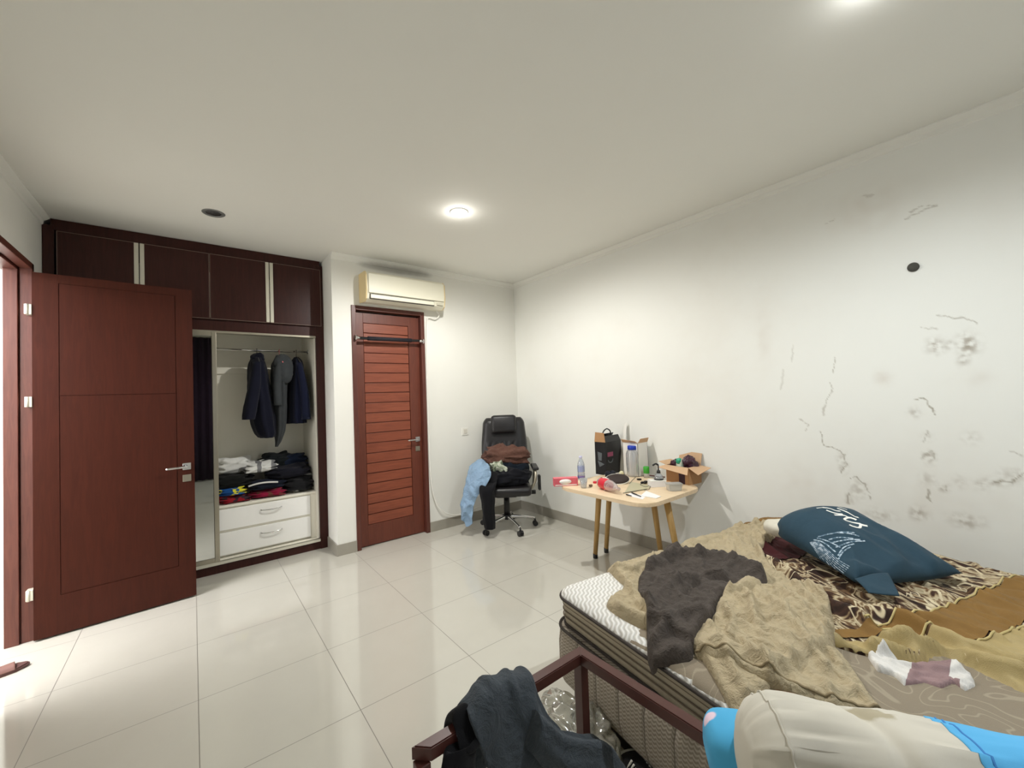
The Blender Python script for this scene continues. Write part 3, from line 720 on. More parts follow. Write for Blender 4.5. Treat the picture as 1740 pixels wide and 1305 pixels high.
# dark heap on the seat
ctag('black_hoodie', blob(V(.02, -.06, .565), (.235, .17, .085), .7, .03, 10, 3.3, n=64, m=36, rf=(6, 9, 14, 1.0)), fabric('black_cotton', (16, 17, 23)), 'black clothes bundled on the seat of the office chair')
ctag('navy_sweater', blob(V(.08, .06, .62), (.17, .12, .10), .8, .03, 9, 8.3, n=56, m=30, rf=(9, 8, 12, 1.0)), fabric('dark_teal_knit', (17, 26, 36)), 'very dark navy sweater stuffed behind the black bundle on the chair')
ctag('camouflage_shorts', blob(V(-.055, -.015, .655), (.12, .10, .062), .8, .026, 14, 5.1, rz=-.4, tilt=.4, n=56, m=30, rf=(10, 12, 14, .9)), patched('camo', [(150, 158, 136), (92, 104, 84), (190, 194, 176)], 20), 'pale green camouflage shorts crumpled on the chair seat')
ctag('brown_trousers', blob(V(.02, .08, .775), (.24, .10, .092), .6, .032, 9, 12.6, n=80, m=44, tilt=.08, rf=(2.6, 9, 17, 1.5)), fabric('brown_cotton', (104, 73, 62), folds=16, bump=.7, bd=.015), 'brown trousers bunched against the backrest of the office chair')
b = sleeve([(V(-.10, -.10, .58), V(.09, 0, 0), V(0, .07, .03)), (V(-.17, -.22, .60), V(.085, .01, 0), V(0, .05, .05)), (V(-.195, -.315, .52), V(.08, 0, 0), V(0, .055, .02)), (V(-.195, -.325, .38), V(.068, 0, 0), V(0, .055, 0)),
            (V(-.19, -.315, .22), V(.062, 0, 0), V(0, .055, 0)), (V(-.185, -.305, .10), V(.052, 0, 0), V(0, .05, 0))], 40, 10, 6, .05, 2, wr=.016, wf=11)
ctag('black_trousers', b, fabric('black_twill', (15, 15, 19)), 'black trousers with one leg hanging off the chair front')
# light blue shirt over the left arm
DEN = fabric('pale_denim', (146, 174, 202), folds=15, bump=.7, bd=.02)
rows = [[(-.21, .04, .72), (-.28, .02, .745), (-.36, .06, .70)], [(-.19, -.12, .70), (-.29, -.12, .735), (-.385, -.06, .67)], [(-.155, -.24, .645), (-.28, -.24, .66), (-.405, -.15, .60)],
        [(-.20, -.30, .55), (-.31, -.30, .55), (-.43, -.20, .49)], [(-.29, -.31, .45), (-.37, -.30, .43), (-.46, -.22, .38)], [(-.34, -.30, .34), (-.41, -.28, .31), (-.485, -.22, .27)], [(-.355, -.28, .25), (-.42, -.25, .22), (-.475, -.22, .20)], [(-.36, -.26, .15), (-.395, -.24, .12), (-.425, -.22, .11)]]
b = loft([[V(*p) for p in r] for r in rows], 16, 12, .034, 13, 4, ridge=.75)
ctag('denim_shirt', b, DEN, 'light blue shirt draped over the left armrest of the office chair', solid(.008))

# ------------------------------------------------------------------ table
TZ = .69
tb = thing('side_table', 'pale wood table with rounded corners standing by the stained wall', 'table', (2.75, 2.05, 0))
tx0, tx1, ty0, ty1 = 2.365, 3.13, 1.60, 2.47
b = bm_(); prism(b, rrect(tx0, tx1, ty0, ty1, .13, 8), TZ-.028, TZ, .004); obj('tabletop', b, TABLEW, tb)
for top, bot in (((2.72, 2.30), (2.763, 2.415)), ((2.90, 2.33), (2.93, 2.43)), ((2.98, 1.97), (3.04, 1.94)), ((2.75, 1.70), (2.80, 1.62))):
    b = bm_(); tv = V(top[0], top[1], TZ-.028); bv = V(bot[0], bot[1], .03); cyl(b, tv, bv, .025, .019, 18); lg = obj('leg', b, LEGW, tb)
    b = bm_(); cyl(b, bv+V(0, 0, .012), V(bot[0], bot[1], 0), .0205, .0205, 16); obj('leg_tip', b, BLACKP, lg)
def on(px, py): p = atz(px, py, TZ); return p
G_T = None
def rotz(b, c, a):
    xf(b, Matrix.Translation(c) @ Matrix.Rotation(a, 4, 'Z'))
VIEW = math.atan2(-RT.y, RT.x)            # heading of things that face the doorway corner
CARD = mat('cardboard', (176, 134, 92), .8, vary=.1, vscale=20); CARDL = mat('cardboard_inside', (204, 168, 132), .8, vary=.06)
CLEAR = clear('clear_plastic'); FROST = clear('frosted_plastic', (226, 226, 222), .08, .45, .25)
# red snack box
c = on(962, 826); REDB = mat('red_carton', (216, 100, 112), .45, vary=.15, vscale=30)
t = thing('snack_box', 'small red and white snack box on the near left corner of the table', 'box', c)
A = -.62
b = bm_(); box(b, -.10, .10, 0, .06, 0, .065, .002); rotz(b, c, A); obj('carton', b, REDB, t)
b = bm_(); lathe(b, [(.0005, 0), (.05, 0), (.05, .001), (.0005, .001)], (0, 0, 0), 24, Matrix.Diagonal((1, .42, 1)).to_4x4()); xf(b, Matrix.Translation((-.005, -.0003, .036)) @ Matrix.Rotation(PI/2, 4, 'X')); rotz(b, c, A); obj('oval_panel', b, mat('white_print', (240, 236, 232), .5), t)
b = bm_(); box(b, -.09, .09, -.001, .0, .006, .013); rotz(b, c, A); obj('lettering', b, WPLAS, t)
# water bottle
def bottle(c, h, r, cap, capm, lab, label_m=None, M=None, nm='water_bottle'):
    t = thing(nm, lab, 'bottle', c); I = M or Matrix.Identity(4)
    b = bm_(); lathe(b, [(.0005, 0), (r*.9, 0), (r, .006), (r, h*.24), (r*.93, h*.27), (r, h*.30), (r, h*.60), (r*.93, h*.68), (r*.55, h*.83), (r*.40, h*.87), (r*.40, h*.93)], (0, 0, 0), 24); xf(b, Matrix.Translation(c) @ I); obj('body', b, CLEAR, t)
    b = bm_(); lathe(b, [(r*.43, h*.90), (r*.46, h*.905), (r*.46, h*.99), (.0005, h)], (0, 0, 0), 20); xf(b, Matrix.Translation(c) @ I); obj('cap', b, capm, t)
    if label_m:
        b = bm_(); lathe(b, [(r*1.01, h*.32), (r*1.012, h*.325), (r*1.012, h*.56), (r*1.01, h*.565)], (0, 0, 0), 24); xf(b, Matrix.Translation(c) @ I); obj('wrapper', b, label_m, t)
    return t
t = bottle(on(988, 814), .205, .031, 1, mat('lilac_cap', (196, 196, 224), .4), 'clear water bottle with a blue wrapper beside the red snack box', clear('blue_wrapper', (176, 192, 232), .1, .35))
b = bm_(); lathe(b, [(.0322, .012), (.0325, .014), (.0325, .03), (.0322, .032)], (0, 0, 0), 24); xf(b, Matrix.Translation(t.location)); obj('base_band', b, clear('violet_band', (130, 110, 190), .1, .4), t)
# clear cup
c = on(992, 829); b = bm_(); lathe(b, [(.0005, 0), (.022, 0), (.032, .075), (.030, .075), (.021, .003), (.0005, .003)], c, 24); tag(origin(obj('plastic_cup', b, CLEAR), c), 'empty clear plastic cup between the snack box and the red cap', 'cup')
c = on(1011, 821); b = bm_(); lathe(b, [(.0005, 0), (.016, 0), (.016, .014), (.012, .016), (.0005, .016)], c, 20); tag(origin(obj('bottle_cap', b, mat('red_cap', (206, 40, 58), .4)), c), 'red bottle cap lying on the table near the cola bottle', 'cap')
c = on(1004, 827); b = blob(c+V(0, 0, .010), (.018, .012, .010), .8, .004, 60, 1); tag(origin(obj('walnut', b, mat('walnut_shell', (120, 96, 74), .5)), c), 'tiny brown lump on the table edge beside the plastic cup', 'nut')
# fallen cola bottle
p0 = on(1021, 829); p1 = on(1066, 847); ax = (p1-p0); ax.z = 0; ax.normalize()
R_ = Matrix((ax.cross(V(0, 0, 1)), V(0, 0, 1), ax)).transposed().to_4x4()
c = V(p0.x, p0.y, TZ+.0445)
t = thing('cola_bottle', 'empty plastic cola bottle with a red wrapper lying on its side', 'bottle', (c.x, c.y, TZ))
Mt = Matrix.Translation(c) @ R_
b = bm_(); lathe(b, [(.0005, .006), (.03, 0), (.041, .008), (.043, .03), (.043, .135), (.041, .15), (.033, .19), (.018, .225), (.0135, .235), (.0135, .262), (.0005, .262)], (0, 0, 0), 28); xf(b, Mt); obj('body', b, clear('bottle_plastic', (238, 232, 232), .16, .72), t)
RW = mat('red_wrapper', (206, 34, 54), .35); NT_ = NT(RW); s_ = NT_.n.new('ShaderNodeSeparateXYZ'); NT_.link(NT_.obj(), s_.inputs[0])
b = bm_(); lathe(b, [(.0433, .028), (.0436, .030), (.0436, .118), (.0433, .120)], (0, 0, 0), 28); xf(b, Mt); wr = obj('wrapper', b, RW, t)
for ph in (1.9, 4.6):
    b = bm_(); pts = [Mt @ V(.0442*math.cos(ph+a), .0442*math.sin(ph+a), z) for a, z in ((-.5, .045), (-.15, .055), (.1, .085), (.4, .075), (.7, .105))]
    tube(b, pts, .004, seg=6, n=5); obj('white_swash', b, WPLAS, wr, label='white script swash')
# black gift box with handle
bc = on(1028, 808); bx = thing('gift_box', 'tall black carton with a ribbon handle at the back of the table', 'box', bc)
BLK = mat('black_carton', (20, 20, 23), .35, vary=.3, vscale=9)
q0, q1, q2 = on(1016, 801), on(1031, 808), on(1060, 800)
e1 = (q1-q0); e2 = (q2-q1); e2 = V(e2.x, e2.y, 0); e1 = V(e1.x, e1.y, 0)
e2 = e2.normalized()*.25; e1 = -V(-e2.y, e2.x, 0).normalized()*.12
# orthogonal plan: front face along e2 from q1, side face from q1 back along -e1
o0 = q1; HB = .30
def BX(u, v, z): return o0+e2*u-e1*v+V(0, 0, z)
b = bm_()
plan = [BX(0, 0, 0), BX(1, 0, 0), BX(1, 1, 0), BX(0, 1, 0)]
for i in range(4):
    p, q = plan[i], plan[(i+1) % 4]; plate(b, [p, q, q+V(0, 0, HB), p+V(0, 0, HB)], -.003)
plate(b, plan, .003)
obj('carton', b, BLK, bx)
b = bm_(); plate(b, [BX(0, 0, HB), BX(1, 0, HB), BX(.95, .16, HB+.055), BX(.05, .16, HB+.055)], -.003); plate(b, [BX(1, 1, HB), BX(0, 1, HB), BX(.05, .6, HB+.07), BX(.95, .6, HB+.07)], -.003); obj('top_flap', b, BLK, bx)
b = bm_(); plate(b, [BX(0, 1, HB), BX(0, 0, HB), BX(0.0, .1, HB+.085), BX(.0, .9, HB+.09)], .003); obj('brown_flap', b, CARD, bx, label='brown inside of the open side flap')
b = bm_(); tube(b, [BX(.12, .47, HB+.01), BX(.16, .42, HB+.085), BX(.40, .42, HB+.115), BX(.62, .42, HB+.09), BX(.64, .45, HB+.05)], .006, seg=8); obj('ribbon_handle', b, BLACKP, bx)
b = bm_(); n_ = e1.normalized()*.0012
for u0, u1, z0, z1 in ((.10, .45, .165, .205),): plate(b, [BX(u0, 0, z0)+n_, BX(u1, 0, z0)+n_, BX(u1, 0, z1)+n_, BX(u0, 0, z1)+n_], .0005)
obj('pink_print', b, mat('pink_print', (150, 70, 100), .4), bx)
b = bm_(); tube(b, [BX(.12, 0, .135)+n_, BX(.15, 0, .12)+n_, BX(.27, 0, .11)+n_, BX(.38, 0, .12)+n_, BX(.42, 0, .14)+n_], .005, seg=6)
n2 = -e2.normalized()*.0012
plate(b, [BX(0, .15, .10)+n2, BX(0, .6, .07)+n2, BX(0, .75, .12)+n2, BX(0, .7, .125)+n2], -.0005); plate(b, [BX(0, .4, .13)+n2, BX(0, .7, .13)+n2, BX(0, .75, .21)+n2, BX(0, .35, .2)+n2], -.0005); obj('silver_print', b, mat('silver_print', (92, 97, 100), .35), bx)
c = on(1037, 811); tag(origin(obj('black_pouch', blob(c+V(0, 0, .028), (.05, .035, .028), .8, .012, 30, 3), fabric('black_nylon', (24, 27, 38), .5)), c), 'small black pouch lying in front of the black carton', 'pouch')
b = bm_(); q = [on(1017, 803), on(1030, 809), on(1036, 806), on(1024, 801)]; plate(b, [p+V(0, 0, .001) for p in q], .003); tag(obj('paper_sheet', b, WPLAS), 'white folded paper left of the black pouch on the table', 'paper')
c = on(1056, 807); tag(origin(obj('cream_ball', blob(c+V(0, 0, .017), (.022, .02, .017), 1, .004, 50, 5), mat('cream_wax', (222, 216, 176), .6)), c), 'small cream lump between the black pouch and the clear jar', 'lump')
# dark brown oval case with white rim
c = on(1051, 824); t = thing('oval_case', 'dark brown padded oval case with a white rim in the middle of the table', 'case', c)
Mo = Matrix.Translation(c+V(.03, .03, .040)) @ Matrix.Rotation(-.62, 4, 'Z') @ Matrix.Rotation(.75, 4, 'X')
b = blob(V(0, 0, 0), (.095, .048, .02), .95, .002, 20, 2); xf(b, Mo); obj('case_body', b, mat('dark_brown_leather', (48, 34, 30), .6), t)
b = bm_(); tube(b, [(.097*math.cos(a), .05*math.sin(a), -.004) for a in [2*PI*k/36 for k in range(36)]], .005, seg=8, smooth=False, closed=True); xf(b, Mo); obj('rim', b, WPLAS, t)
# clear jar with blue lid
c = on(1076, 809); t = thing('storage_jar', 'large clear jar with a blue lid beside the black carton', 'jar', c)
b = bm_(); lathe(b, [(.0005, 0), (.052, 0), (.056, .01), (.054, .06), (.057, .12), (.055, .20), (.048, .225), (.036, .235), (.036, .25)], c, 32); obj('body', b, clear('jar_plastic', (226, 228, 230), .16, .66), t)
b = bm_(); lathe(b, [(.0375, .238), (.040, .24), (.040, .268), (.036, .273), (.0005, .273)], c, 28); obj('lid', b, mat('blue_lid', (24, 60, 178), .35), t)
# white carton with open brown flaps, behind the jar
c = V(3.175, 2.25, TZ); t = thing('white_carton', 'white carton with open cardboard flaps standing behind the clear jar', 'box', c)
b = bm_()
for x0, x1, y0, y1 in ((-.075, .075, -.08, -.077), (-.075, .075, .077, .08), (-.075, -.072, -.08, .08), (.072, .075, -.08, .08)): box(b, x0, x1, y0, y1, 0, .295)
box(b, -.075, .075, -.08, .08, 0, .003)
xf(b, Matrix.Translation(c)); obj('carton', b, mat('white_card', (234, 232, 226), .6), t)
b = bm_(); plate(b, [c+V(-.075, -.08, .295), c+V(-.075, .08, .295), c+V(-.10, .08, .325), c+V(-.10, -.07, .315)], .002); plate(b, [c+V(.075, -.08, .295), c+V(-.07, -.08, .295), c+V(-.06, -.10, .335), c+V(.07, -.10, .335)], .002); obj('flap', b, CARDL, t, label='brown inside of the open flaps')
# white sheet standing behind the black box
b = bm_(); plate(b, [V(3.175, 2.44, TZ), V(3.185, 2.405, TZ), V(3.262, 2.39, TZ+.47), V(3.262, 2.425, TZ+.44)], .002); tag(obj('white_strip', b, WPLAS), 'narrow white strip leaning on the wall behind the black carton', 'strip')
# small jar with green lid
c = V(3.12, 2.105, TZ); c.z = TZ; t = thing('green_lid_jar', 'small pale jar with a green lid near the wall behind the pump bottle', 'jar', c)
b = bm_(); lathe(b, [(.0005, 0), (.024, 0), (.024, .04), (.021, .045), (.0005, .045)], c, 20); obj('body', b, FROST, t)
b = bm_(); lathe(b, [(.0225, .036), (.0255, .04), (.0255, .092), (.022, .096), (.0005, .096)], c, 24); obj('lid', b, mat('green_lid', (60, 160, 50), .4), t)
b = bm_(); p, q = on(1085, 807), on(1130, 812); tube(b, [p+V(0, 0, .006), q+V(0, 0, .006)], .005, seg=8, smooth=False); tag(obj('dark_red_stick', b, mat('dark_red_wood', (92, 28, 26), .4)), 'dark red stick lying across the table behind the pump bottle', 'stick')
# white box with pump bottle on top
c = on(1120, 828); t = thing('white_box', 'flat white box under the pump bottle left of the cardboard box', 'box', c)
b = bm_(); box(b, -.06, .06, 0, .085, 0, .045, .003); rotz(b, c, -.62); obj('box_base', b, mat('white_card2', (240, 238, 238), .5), t)
b = bm_(); box(b, -.061, .061, -.001, .086, .0452, .050, .002); rotz(b, c, -.62); obj('box_lid', b, WPLAS, t)
c = V(c.x, c.y, TZ+.0502)+V(.04, .025, 0); t = thing('pump_bottle', 'clear squat pump bottle with a black pump on the flat white box', 'bottle', c)
b = bm_(); lathe(b, [(.0005, 0), (.035, 0), (.036, .01), (.034, .025), (.022, .042), (.014, .05), (.014, .056)], c, 24); obj('body', b, CLEAR, t)
b = bm_(); lathe(b, [(.0365, .002), (.037, .004), (.037, .008), (.0365, .010)], c, 24); obj('base_ring', b, BLACKP, t)
b = bm_(); cyl(b, c+V(0, 0, .052), c+V(0, 0, .075), .016, .012, 14); cyl(b, c+V(0, 0, .075), c+V(0, 0, .115), .005, seg=10); d = -RT; tube(b, [c+V(0, 0, .116), c+d*.02+V(0, 0, .125), c+d*.045+V(0, 0, .112)], .007, seg=8); obj('pump', b, BLACKP, t)
# cardboard box with open flaps
k0 = on(1170.6, 824.5); kl = on(1131, 817); kr = on(1197, 818)
fl = V(kl.x-k0.x, kl.y-k0.y, 0).normalized(); fr = V(-fl.y, fl.x, 0)
if fr.dot(kr-k0) < 0: fr = -fr
SL, SR, HC = .205, .165, .135
def KB(u, v, z): return k0+fl*u+fr*v+V(0, 0, z)
t = thing('cardboard_box', 'open cardboard box full of bags on the right end of the table', 'box', k0+fl*SL/2+fr*SR/2)
b = bm_()
P4 = [(0, 0), (SL, 0), (SL, SR), (0, SR)]
for i in range(4):
    (u, v), (u2, v2) = P4[i], P4[(i+1) % 4]; plate(b, [KB(u, v, 0), KB(u2, v2, 0), KB(u2, v2, HC), KB(u, v, HC)], -.003 if KB(0, 0, 0) else 0)
plate(b, [KB(*p, 0) for p in P4], .003); obj('carton', b, CARD, t)
for qd in ([KB(0, 0, HC), KB(SL, 0, HC), KB(SL*1.12, -.085, HC-.012), KB(-.05, -.085, HC-.04)], [KB(0, SR, HC), KB(0, 0, HC), KB(-.085, 0, HC-.045), KB(-.085, SR*1.05, HC-.01)],
           [KB(SL, SR, HC), KB(0, SR, HC), KB(.0, SR+.03, HC+.095), KB(SL, SR+.03, HC+.10)], [KB(SL, 0, HC), KB(SL, SR, HC), KB(SL+.075, SR, HC+.02), KB(SL+.075, 0, HC+.02)]):
    b = bm_(); plate(b, qd, .003); obj('flap', b, CARDL, t)
b = bm_(); ofs = fl.cross(V(0, 0, 1)); ofs = -fr*.0045
plate(b, [KB(.03, 0, .002)+ofs, KB(.085, 0, .002)+ofs, KB(.085, 0, .125)+ofs, KB(.03, 0, .125)+ofs], .0006); obj('dark_label', b, mat('plum_label', (58, 26, 46), .5), t)
PLUM = mat('plum_film', (62, 28, 46), .22, vary=.5, vscale=25, bump=.5, bscale=30, bdist=.01)
GB = 'things sticking out of the cardboard box'
def inbox(nm, b, m, lab, cat): tag(obj(nm, b, m), lab, cat, GB)
inbox('plastic_bag', blob(KB(.055, .10, HC+.012), (.055, .055, .055), .9, .02, 24, 1), PLUM, 'dark plum plastic bag at the right of the cardboard box', 'bag')
inbox('plastic_bag', blob(KB(.155, .075, HC-.0), (.036, .05, .045), .9, .018, 26, 6), PLUM, 'dark plum bag with a white edge at the left of the cardboard box', 'bag')
t2 = thing('green_pouch', 'green and white pouch standing in the middle of the cardboard box', 'pouch', KB(.107, .05, HC-.05), GB)
obj('pouch_body', blob(KB(.105, .045, HC+.01), (.026, .026, .05), .6, .004, 30, 2), mat('pale_film', (206, 214, 196), .35), t2); obj('green_seal', blob(KB(.107, .035, HC+.04), (.023, .02, .024), .6, .003, 30, 4), mat('teal_print', (40, 160, 124), .35), t2)
# frosted tub
c = on(1146, 835); t = thing('plastic_tub', 'frosted plastic food tub in front of the cardboard box', 'tub', c)
b = bm_(); rr = rrect(-.055, .055, -.035, .035, .012, 4); n = len(rr)
L0 = [b.verts.new((x*.86, y*.86, .002)) for x, y in rr]; L1 = [b.verts.new((x, y, .05)) for x, y in rr]; b.faces.new(L0[::-1])
for i in range(n): b.faces.new((L0[i], L0[(i+1) % n], L1[(i+1) % n], L1[i]))
rotz(b, c+V(.03, .02, 0), -.66); obj('tub_body', b, FROST, t, solid(.0012))
b = bm_(); prism(b, rrect(-.058, .058, -.038, .038, .013, 4), .0505, .054); rotz(b, c+V(.03, .02, 0), -.66); obj('tub_lid', b, FROST, t)
# folder, card, papers, pens, keys
def flat(nm, pxs, m, lab, cat, z=.001, th=.002):
    b = bm_(); q = [on(*p)+V(0, 0, z) for p in pxs]
    if (q[1]-q[0]).cross(q[3]-q[0]).z < 0: q = q[::-1]
    plate(b, q, th); tag(obj(nm, b, m), lab, cat)
flat('clear_folder', [(1061, 838), (1097, 833), (1108, 826), (1072, 819)], mat('olive_sleeve', (196, 188, 154), .3), 'olive tinted document sleeve in the middle of the table', 'sleeve')
flat('white_card', [(1089, 843), (1115, 847.5), (1123, 844.5), (1098, 835)], mat('white_paper', (244, 242, 238), .6), 'white booklet near the rounded front corner of the table', 'booklet', .001, .004)
flat('paper_sheet', [(1063, 841), (1092, 849), (1098, 843), (1072, 838)], mat('white_paper2', (240, 236, 236), .7), 'loose white paper under two black pens on the table front', 'paper', .0005, .001)
def stick(nm, a, c_, r, m, lab, cat):
    b = bm_(); p, q = on(*a)+V(0, 0, r+.003), on(*c_)+V(0, 0, r+.003); cyl(b, p, q, r, r*.6, 10); cyl(b, p.lerp(q, -.12), p, r*.7, r*1.0, 10); tag(obj(nm, b, m), lab, cat)
stick('pen', (1075, 839.5), (1089, 845.5), .005, BLACKP, 'black pen at the right of the loose paper on the table', 'pen')
stick('pen', (1065, 842.3), (1073, 844.5), .005, BLACKP, 'short black pen at the left end of the loose paper', 'pen')
stick('pencil', (1063, 838.5), (1099, 832), .0025, BLACKP, 'thin dark rod along the front edge of the document sleeve', 'rod')
c = on(1086, 816); tag(origin(obj('black_clip', blob(c+V(0, 0, .008), (.02, .009, .008), .8, .002, 50, 7, rz=-1), BLACKP), c), 'small black clip lying left of the white box', 'clip')
# glasses-like dark gadget with cable
c = on(1097, 822); t = thing('earphones', 'black earphones with a thin cable near the flat white box', 'earphones', c)
obj('bud', blob(c+V(0, 0, .012), (.022, .013, .012), .8, .004, 50, 9), BLACKP, t); obj('bud', blob(c+V(-.02, .02, .010), (.014, .01, .010), .8, .003, 50, 3), BLACKP, t)
b = bm_(); tube(b, [c+V(0, 0, .004), on(1088, 824)+V(0, 0, .004), on(1097, 828)+V(0, 0, .004), on(1104, 826)+V(0, 0, .004), on(1103, 832)+V(0, 0, .004), on(1095, 834)+V(0, 0, .006)], .002, seg=6); obj('cable', b, mat('grey_cable', (90, 86, 80), .5), t)
b = bm_(); tube(b, [on(1070, 822)+V(0, 0, .004), on(1075, 816)+V(0, 0, .004), on(1080, 811)+V(0, 0, .004), on(1074, 809.5)+V(0, 0, .004)], .002, seg=6); tag(obj('thin_cable', b, mat('grey_cable2', (104, 100, 92), .5)), 'thin grey cable beside the clear jar', 'cable')

# ------------------------------------------------------------------ mattress
BA = math.radians(-8.5)
BEDM = Matrix.Translation((1.362, 1.478, 0)) @ Matrix.Rotation(BA, 4, 'Z')
BEDI = BEDM.inverted()
BL, BW = 1.88, 1.60                       # local: x 0..BL from foot to head, y 0..-BW
MT, RIM = .525, .355
mt = thing('mattress', 'thick white pillow-top mattress on a low dark base by the right wall', 'mattress', (2.1, .6, .10))
def slab(b, secs, r=.09):
    rings = []
    for z, ins in secs:
        rings.append([b.verts.new(BEDM @ V(x, y, z)) for x, y in rrect(ins, BL-ins, -BW+ins, -ins, max(.01, r-ins), 8)])
    n = len(rings[0])
    for A, B in zip(rings, rings[1:]):
        for k in range(n):
            f = b.faces.new((A[k], A[(k+1) % n], B[(k+1) % n], B[k])); f.smooth = True
    b.faces.new(rings[0][::-1]); b.faces.new(rings[-1])
def side_fabric():
    m = fabric('mattress_side', (160, 150, 136)); t = NT(m); p = t.pos()
    q = t.mapv(p, (1, 1, 1), (0, 0, -BA)); s = t.n.new('ShaderNodeSeparateXYZ'); t.link(q, s.inputs[0])
    a = t.math('ADD', s.outputs[0], s.outputs[1])
    g = t.math('ABSOLUTE', t.math('SINE', t.math('MULTIPLY', a, PI/.13)))
    zig = t.math('SINE', t.math('ADD', t.math('MULTIPLY', s.outputs[2], 420), t.math('MULTIPLY', t.math('ABSOLUTE', t.math('SINE', t.math('MULTIPLY', a, 150))), 3)))
    c = t.mix(t.smooth(zig, -.5, .6), srgb(142, 132, 118), srgb(176, 166, 152)); c = t.mix(t.smooth(g, .0, .10), srgb(104, 96, 86), c)
    t.link(c, t.bsdf.inputs['Base Color']); t.bump(t.math('ADD', t.math('MULTIPLY', t.smooth(g, 0, .4), 3), t.math('MULTIPLY', zig, .15)), .6, .006); return m
def top_fabric():
    m = fabric('mattress_top', (232, 230, 224)); t = NT(m); p = t.pos()
    q = t.mapv(p, (1, 1, 1), (0, 0, .95)); s = t.n.new('ShaderNodeSeparateXYZ'); t.link(q, s.inputs[0])
    wv = t.math('SINE', t.math('ADD', t.math('MULTIPLY', s.outputs[0], 330), t.math('MULTIPLY', t.math('SINE', t.math('MULTIPLY', s.outputs[1], 120)), 1.4)))
    c = t.mix(t.smooth(wv, -.8, .5), srgb(206, 203, 196), srgb(238, 236, 231)); t.link(c, t.bsdf.inputs['Base Color'])
    t.bump(t.math('ADD', wv, t.math('MULTIPLY', t.noise(p, 9, 3), 2)), .5, .005); return m
b = bm_(); slab(b, [(.10, .02), (.108, .004), (.12, .0), (.17, -.008), (.28, -.008), (RIM-.012, .0), (RIM, .012), (RIM, .10)]); obj('mattress_core', b, side_fabric(), mt)
b = bm_(); slab(b, [(RIM+.001, .05), (RIM+.012, .028), (.40, .022), (.42, .026), (.44, .020), (.47, .016), (.485, .01)]); obj('pillow_top_side', b, mat('taupe_gusset', (166, 154, 134), .85, vary=.2, vscale=40), mt)
b = bm_(); slab(b, [(.485, .010), (.50, .012), (.515, .03), (MT-.003, .06), (MT, .11), (MT+.001, .3)]); obj('pillow_top', b, top_fabric(), mt)
PIPE = fabric('dark_piping', (66, 60, 56))
b = bm_(); slab(b, [(0, .06), (.098, .06)], .08); tag(origin(obj('low_platform', b, mat('dark_base', (38, 30, 27), .6, vary=.2)), BEDM @ V(.9, -.8, 0)), 'low dark platform under the white mattress', 'platform')
for z in (.405, .432, .458):
    b = bm_(); tube(b, [BEDM @ V(x, y, z) for x, y in rrect(.019, BL-.019, -BW+.019, -.019, .07, 8)], .003, seg=6, smooth=False, closed=True); obj('gusset_seam', b, mat('dark_seam', (116, 104, 88), .9), mt)  # thin darker seam lines running round the gusset
for z, ins in ((RIM-.002, .0), (RIM+.012, .024), (.488, .008)):
    b = bm_(); tube(b, [BEDM @ V(x, y, z) for x, y in rrect(ins, BL-ins, -BW+ins, -ins, .09-ins, 8)], .0065, seg=8, smooth=False, closed=True); obj('piping', b, PIPE, mt, label='dark piping')

# ------------------------------------------------------------------ bedding: heights stack on one another
def poly_sd(P, x, y):
    d = 1e9; ins = False; n = len(P); bx = by = 0
    for i in range(n):
        x0, y0 = P[i]; x1, y1 = P[(i+1) % n]
        ex, ey = x1-x0, y1-y0; t = max(0, min(1, ((x-x0)*ex+(y-y0)*ey)/(ex*ex+ey*ey+1e-12)))
        qx, qy = x0+ex*t, y0+ey*t; k = math.hypot(x-qx, y-qy)
        if k < d: d, bx, by = k, qx, qy
        if (y0 > y) != (y1 > y) and x < (x1-x0)*(y-y0)/(y1-y0)+x0: ins = not ins
    return (d if ins else -d), bx, by
def bed_z(x, y):
    p = BEDI @ V(x, y, 0); d = min(p.x, BL-p.x, -p.y, BW+p.y)
    if d > .11: return MT
    if d >= 0: return MT-.03*(1-d/.11)**2
    return max(.38, MT-.03+d*2.2)
LAYERS = [bed_z]
def support(x, y): return max(f(x, y) for f in LAYERS)
def px_poly(pts, z, n=4):
    q = [atz(p[0], p[1], p[2] if len(p) > 2 else z) for p in pts]; q = spline(q+[q[0]], n)[:-1] if n > 1 else q
    return [(min(p.x, XR-.02), p.y) for p in q]
def puff(x, y, cell, amp, seed, ang=0, st=1):
    c_, s_ = math.cos(ang), math.sin(ang); u, v = x*c_+y*s_, -x*s_+y*c_
    u += .25*cell*nz(x/cell, y/cell, seed); v += .25*cell*nz(x/cell, y/cell, seed+9)
    d = noise.voronoi(Vector((u/cell/st, v/cell, seed)))[0]
    t = min(1, (d[1]-d[0])/.45); return amp*(t*(2-t)-1)
def wrk(x, y, ang, f, st, seed, wid=.22):
    c_, s_ = math.cos(ang), math.sin(ang); u, v = x*c_+y*s_, -x*s_+y*c_
    v += .035*nz(x*6, y*6, seed+5)+.012*nz(x*17, y*17, seed+6)
    n = abs(nz(u*f/st, v*f, seed)); r = max(0, 1-n/wid)
    return r*r*(3-2*r)*.8*max(0, .55+nz(x*4.5, y*4.5, seed+11))
def rumple(x, y, ang, seed, k=1):
    return k*(.030*wrk(x, y, ang, 7, 4, seed)+.020*wrk(x, y, ang+.7, 11, 4, seed+20)+.012*wrk(x, y, ang-.6, 19, 4, seed+40)+.007*wrk(x, y, ang+.3, 34, 4, seed+60, .3)+.004*wrk(x, y, ang+1.4, 46, 3, seed+80, .35)+.012*nz(x*5, y*5, seed))
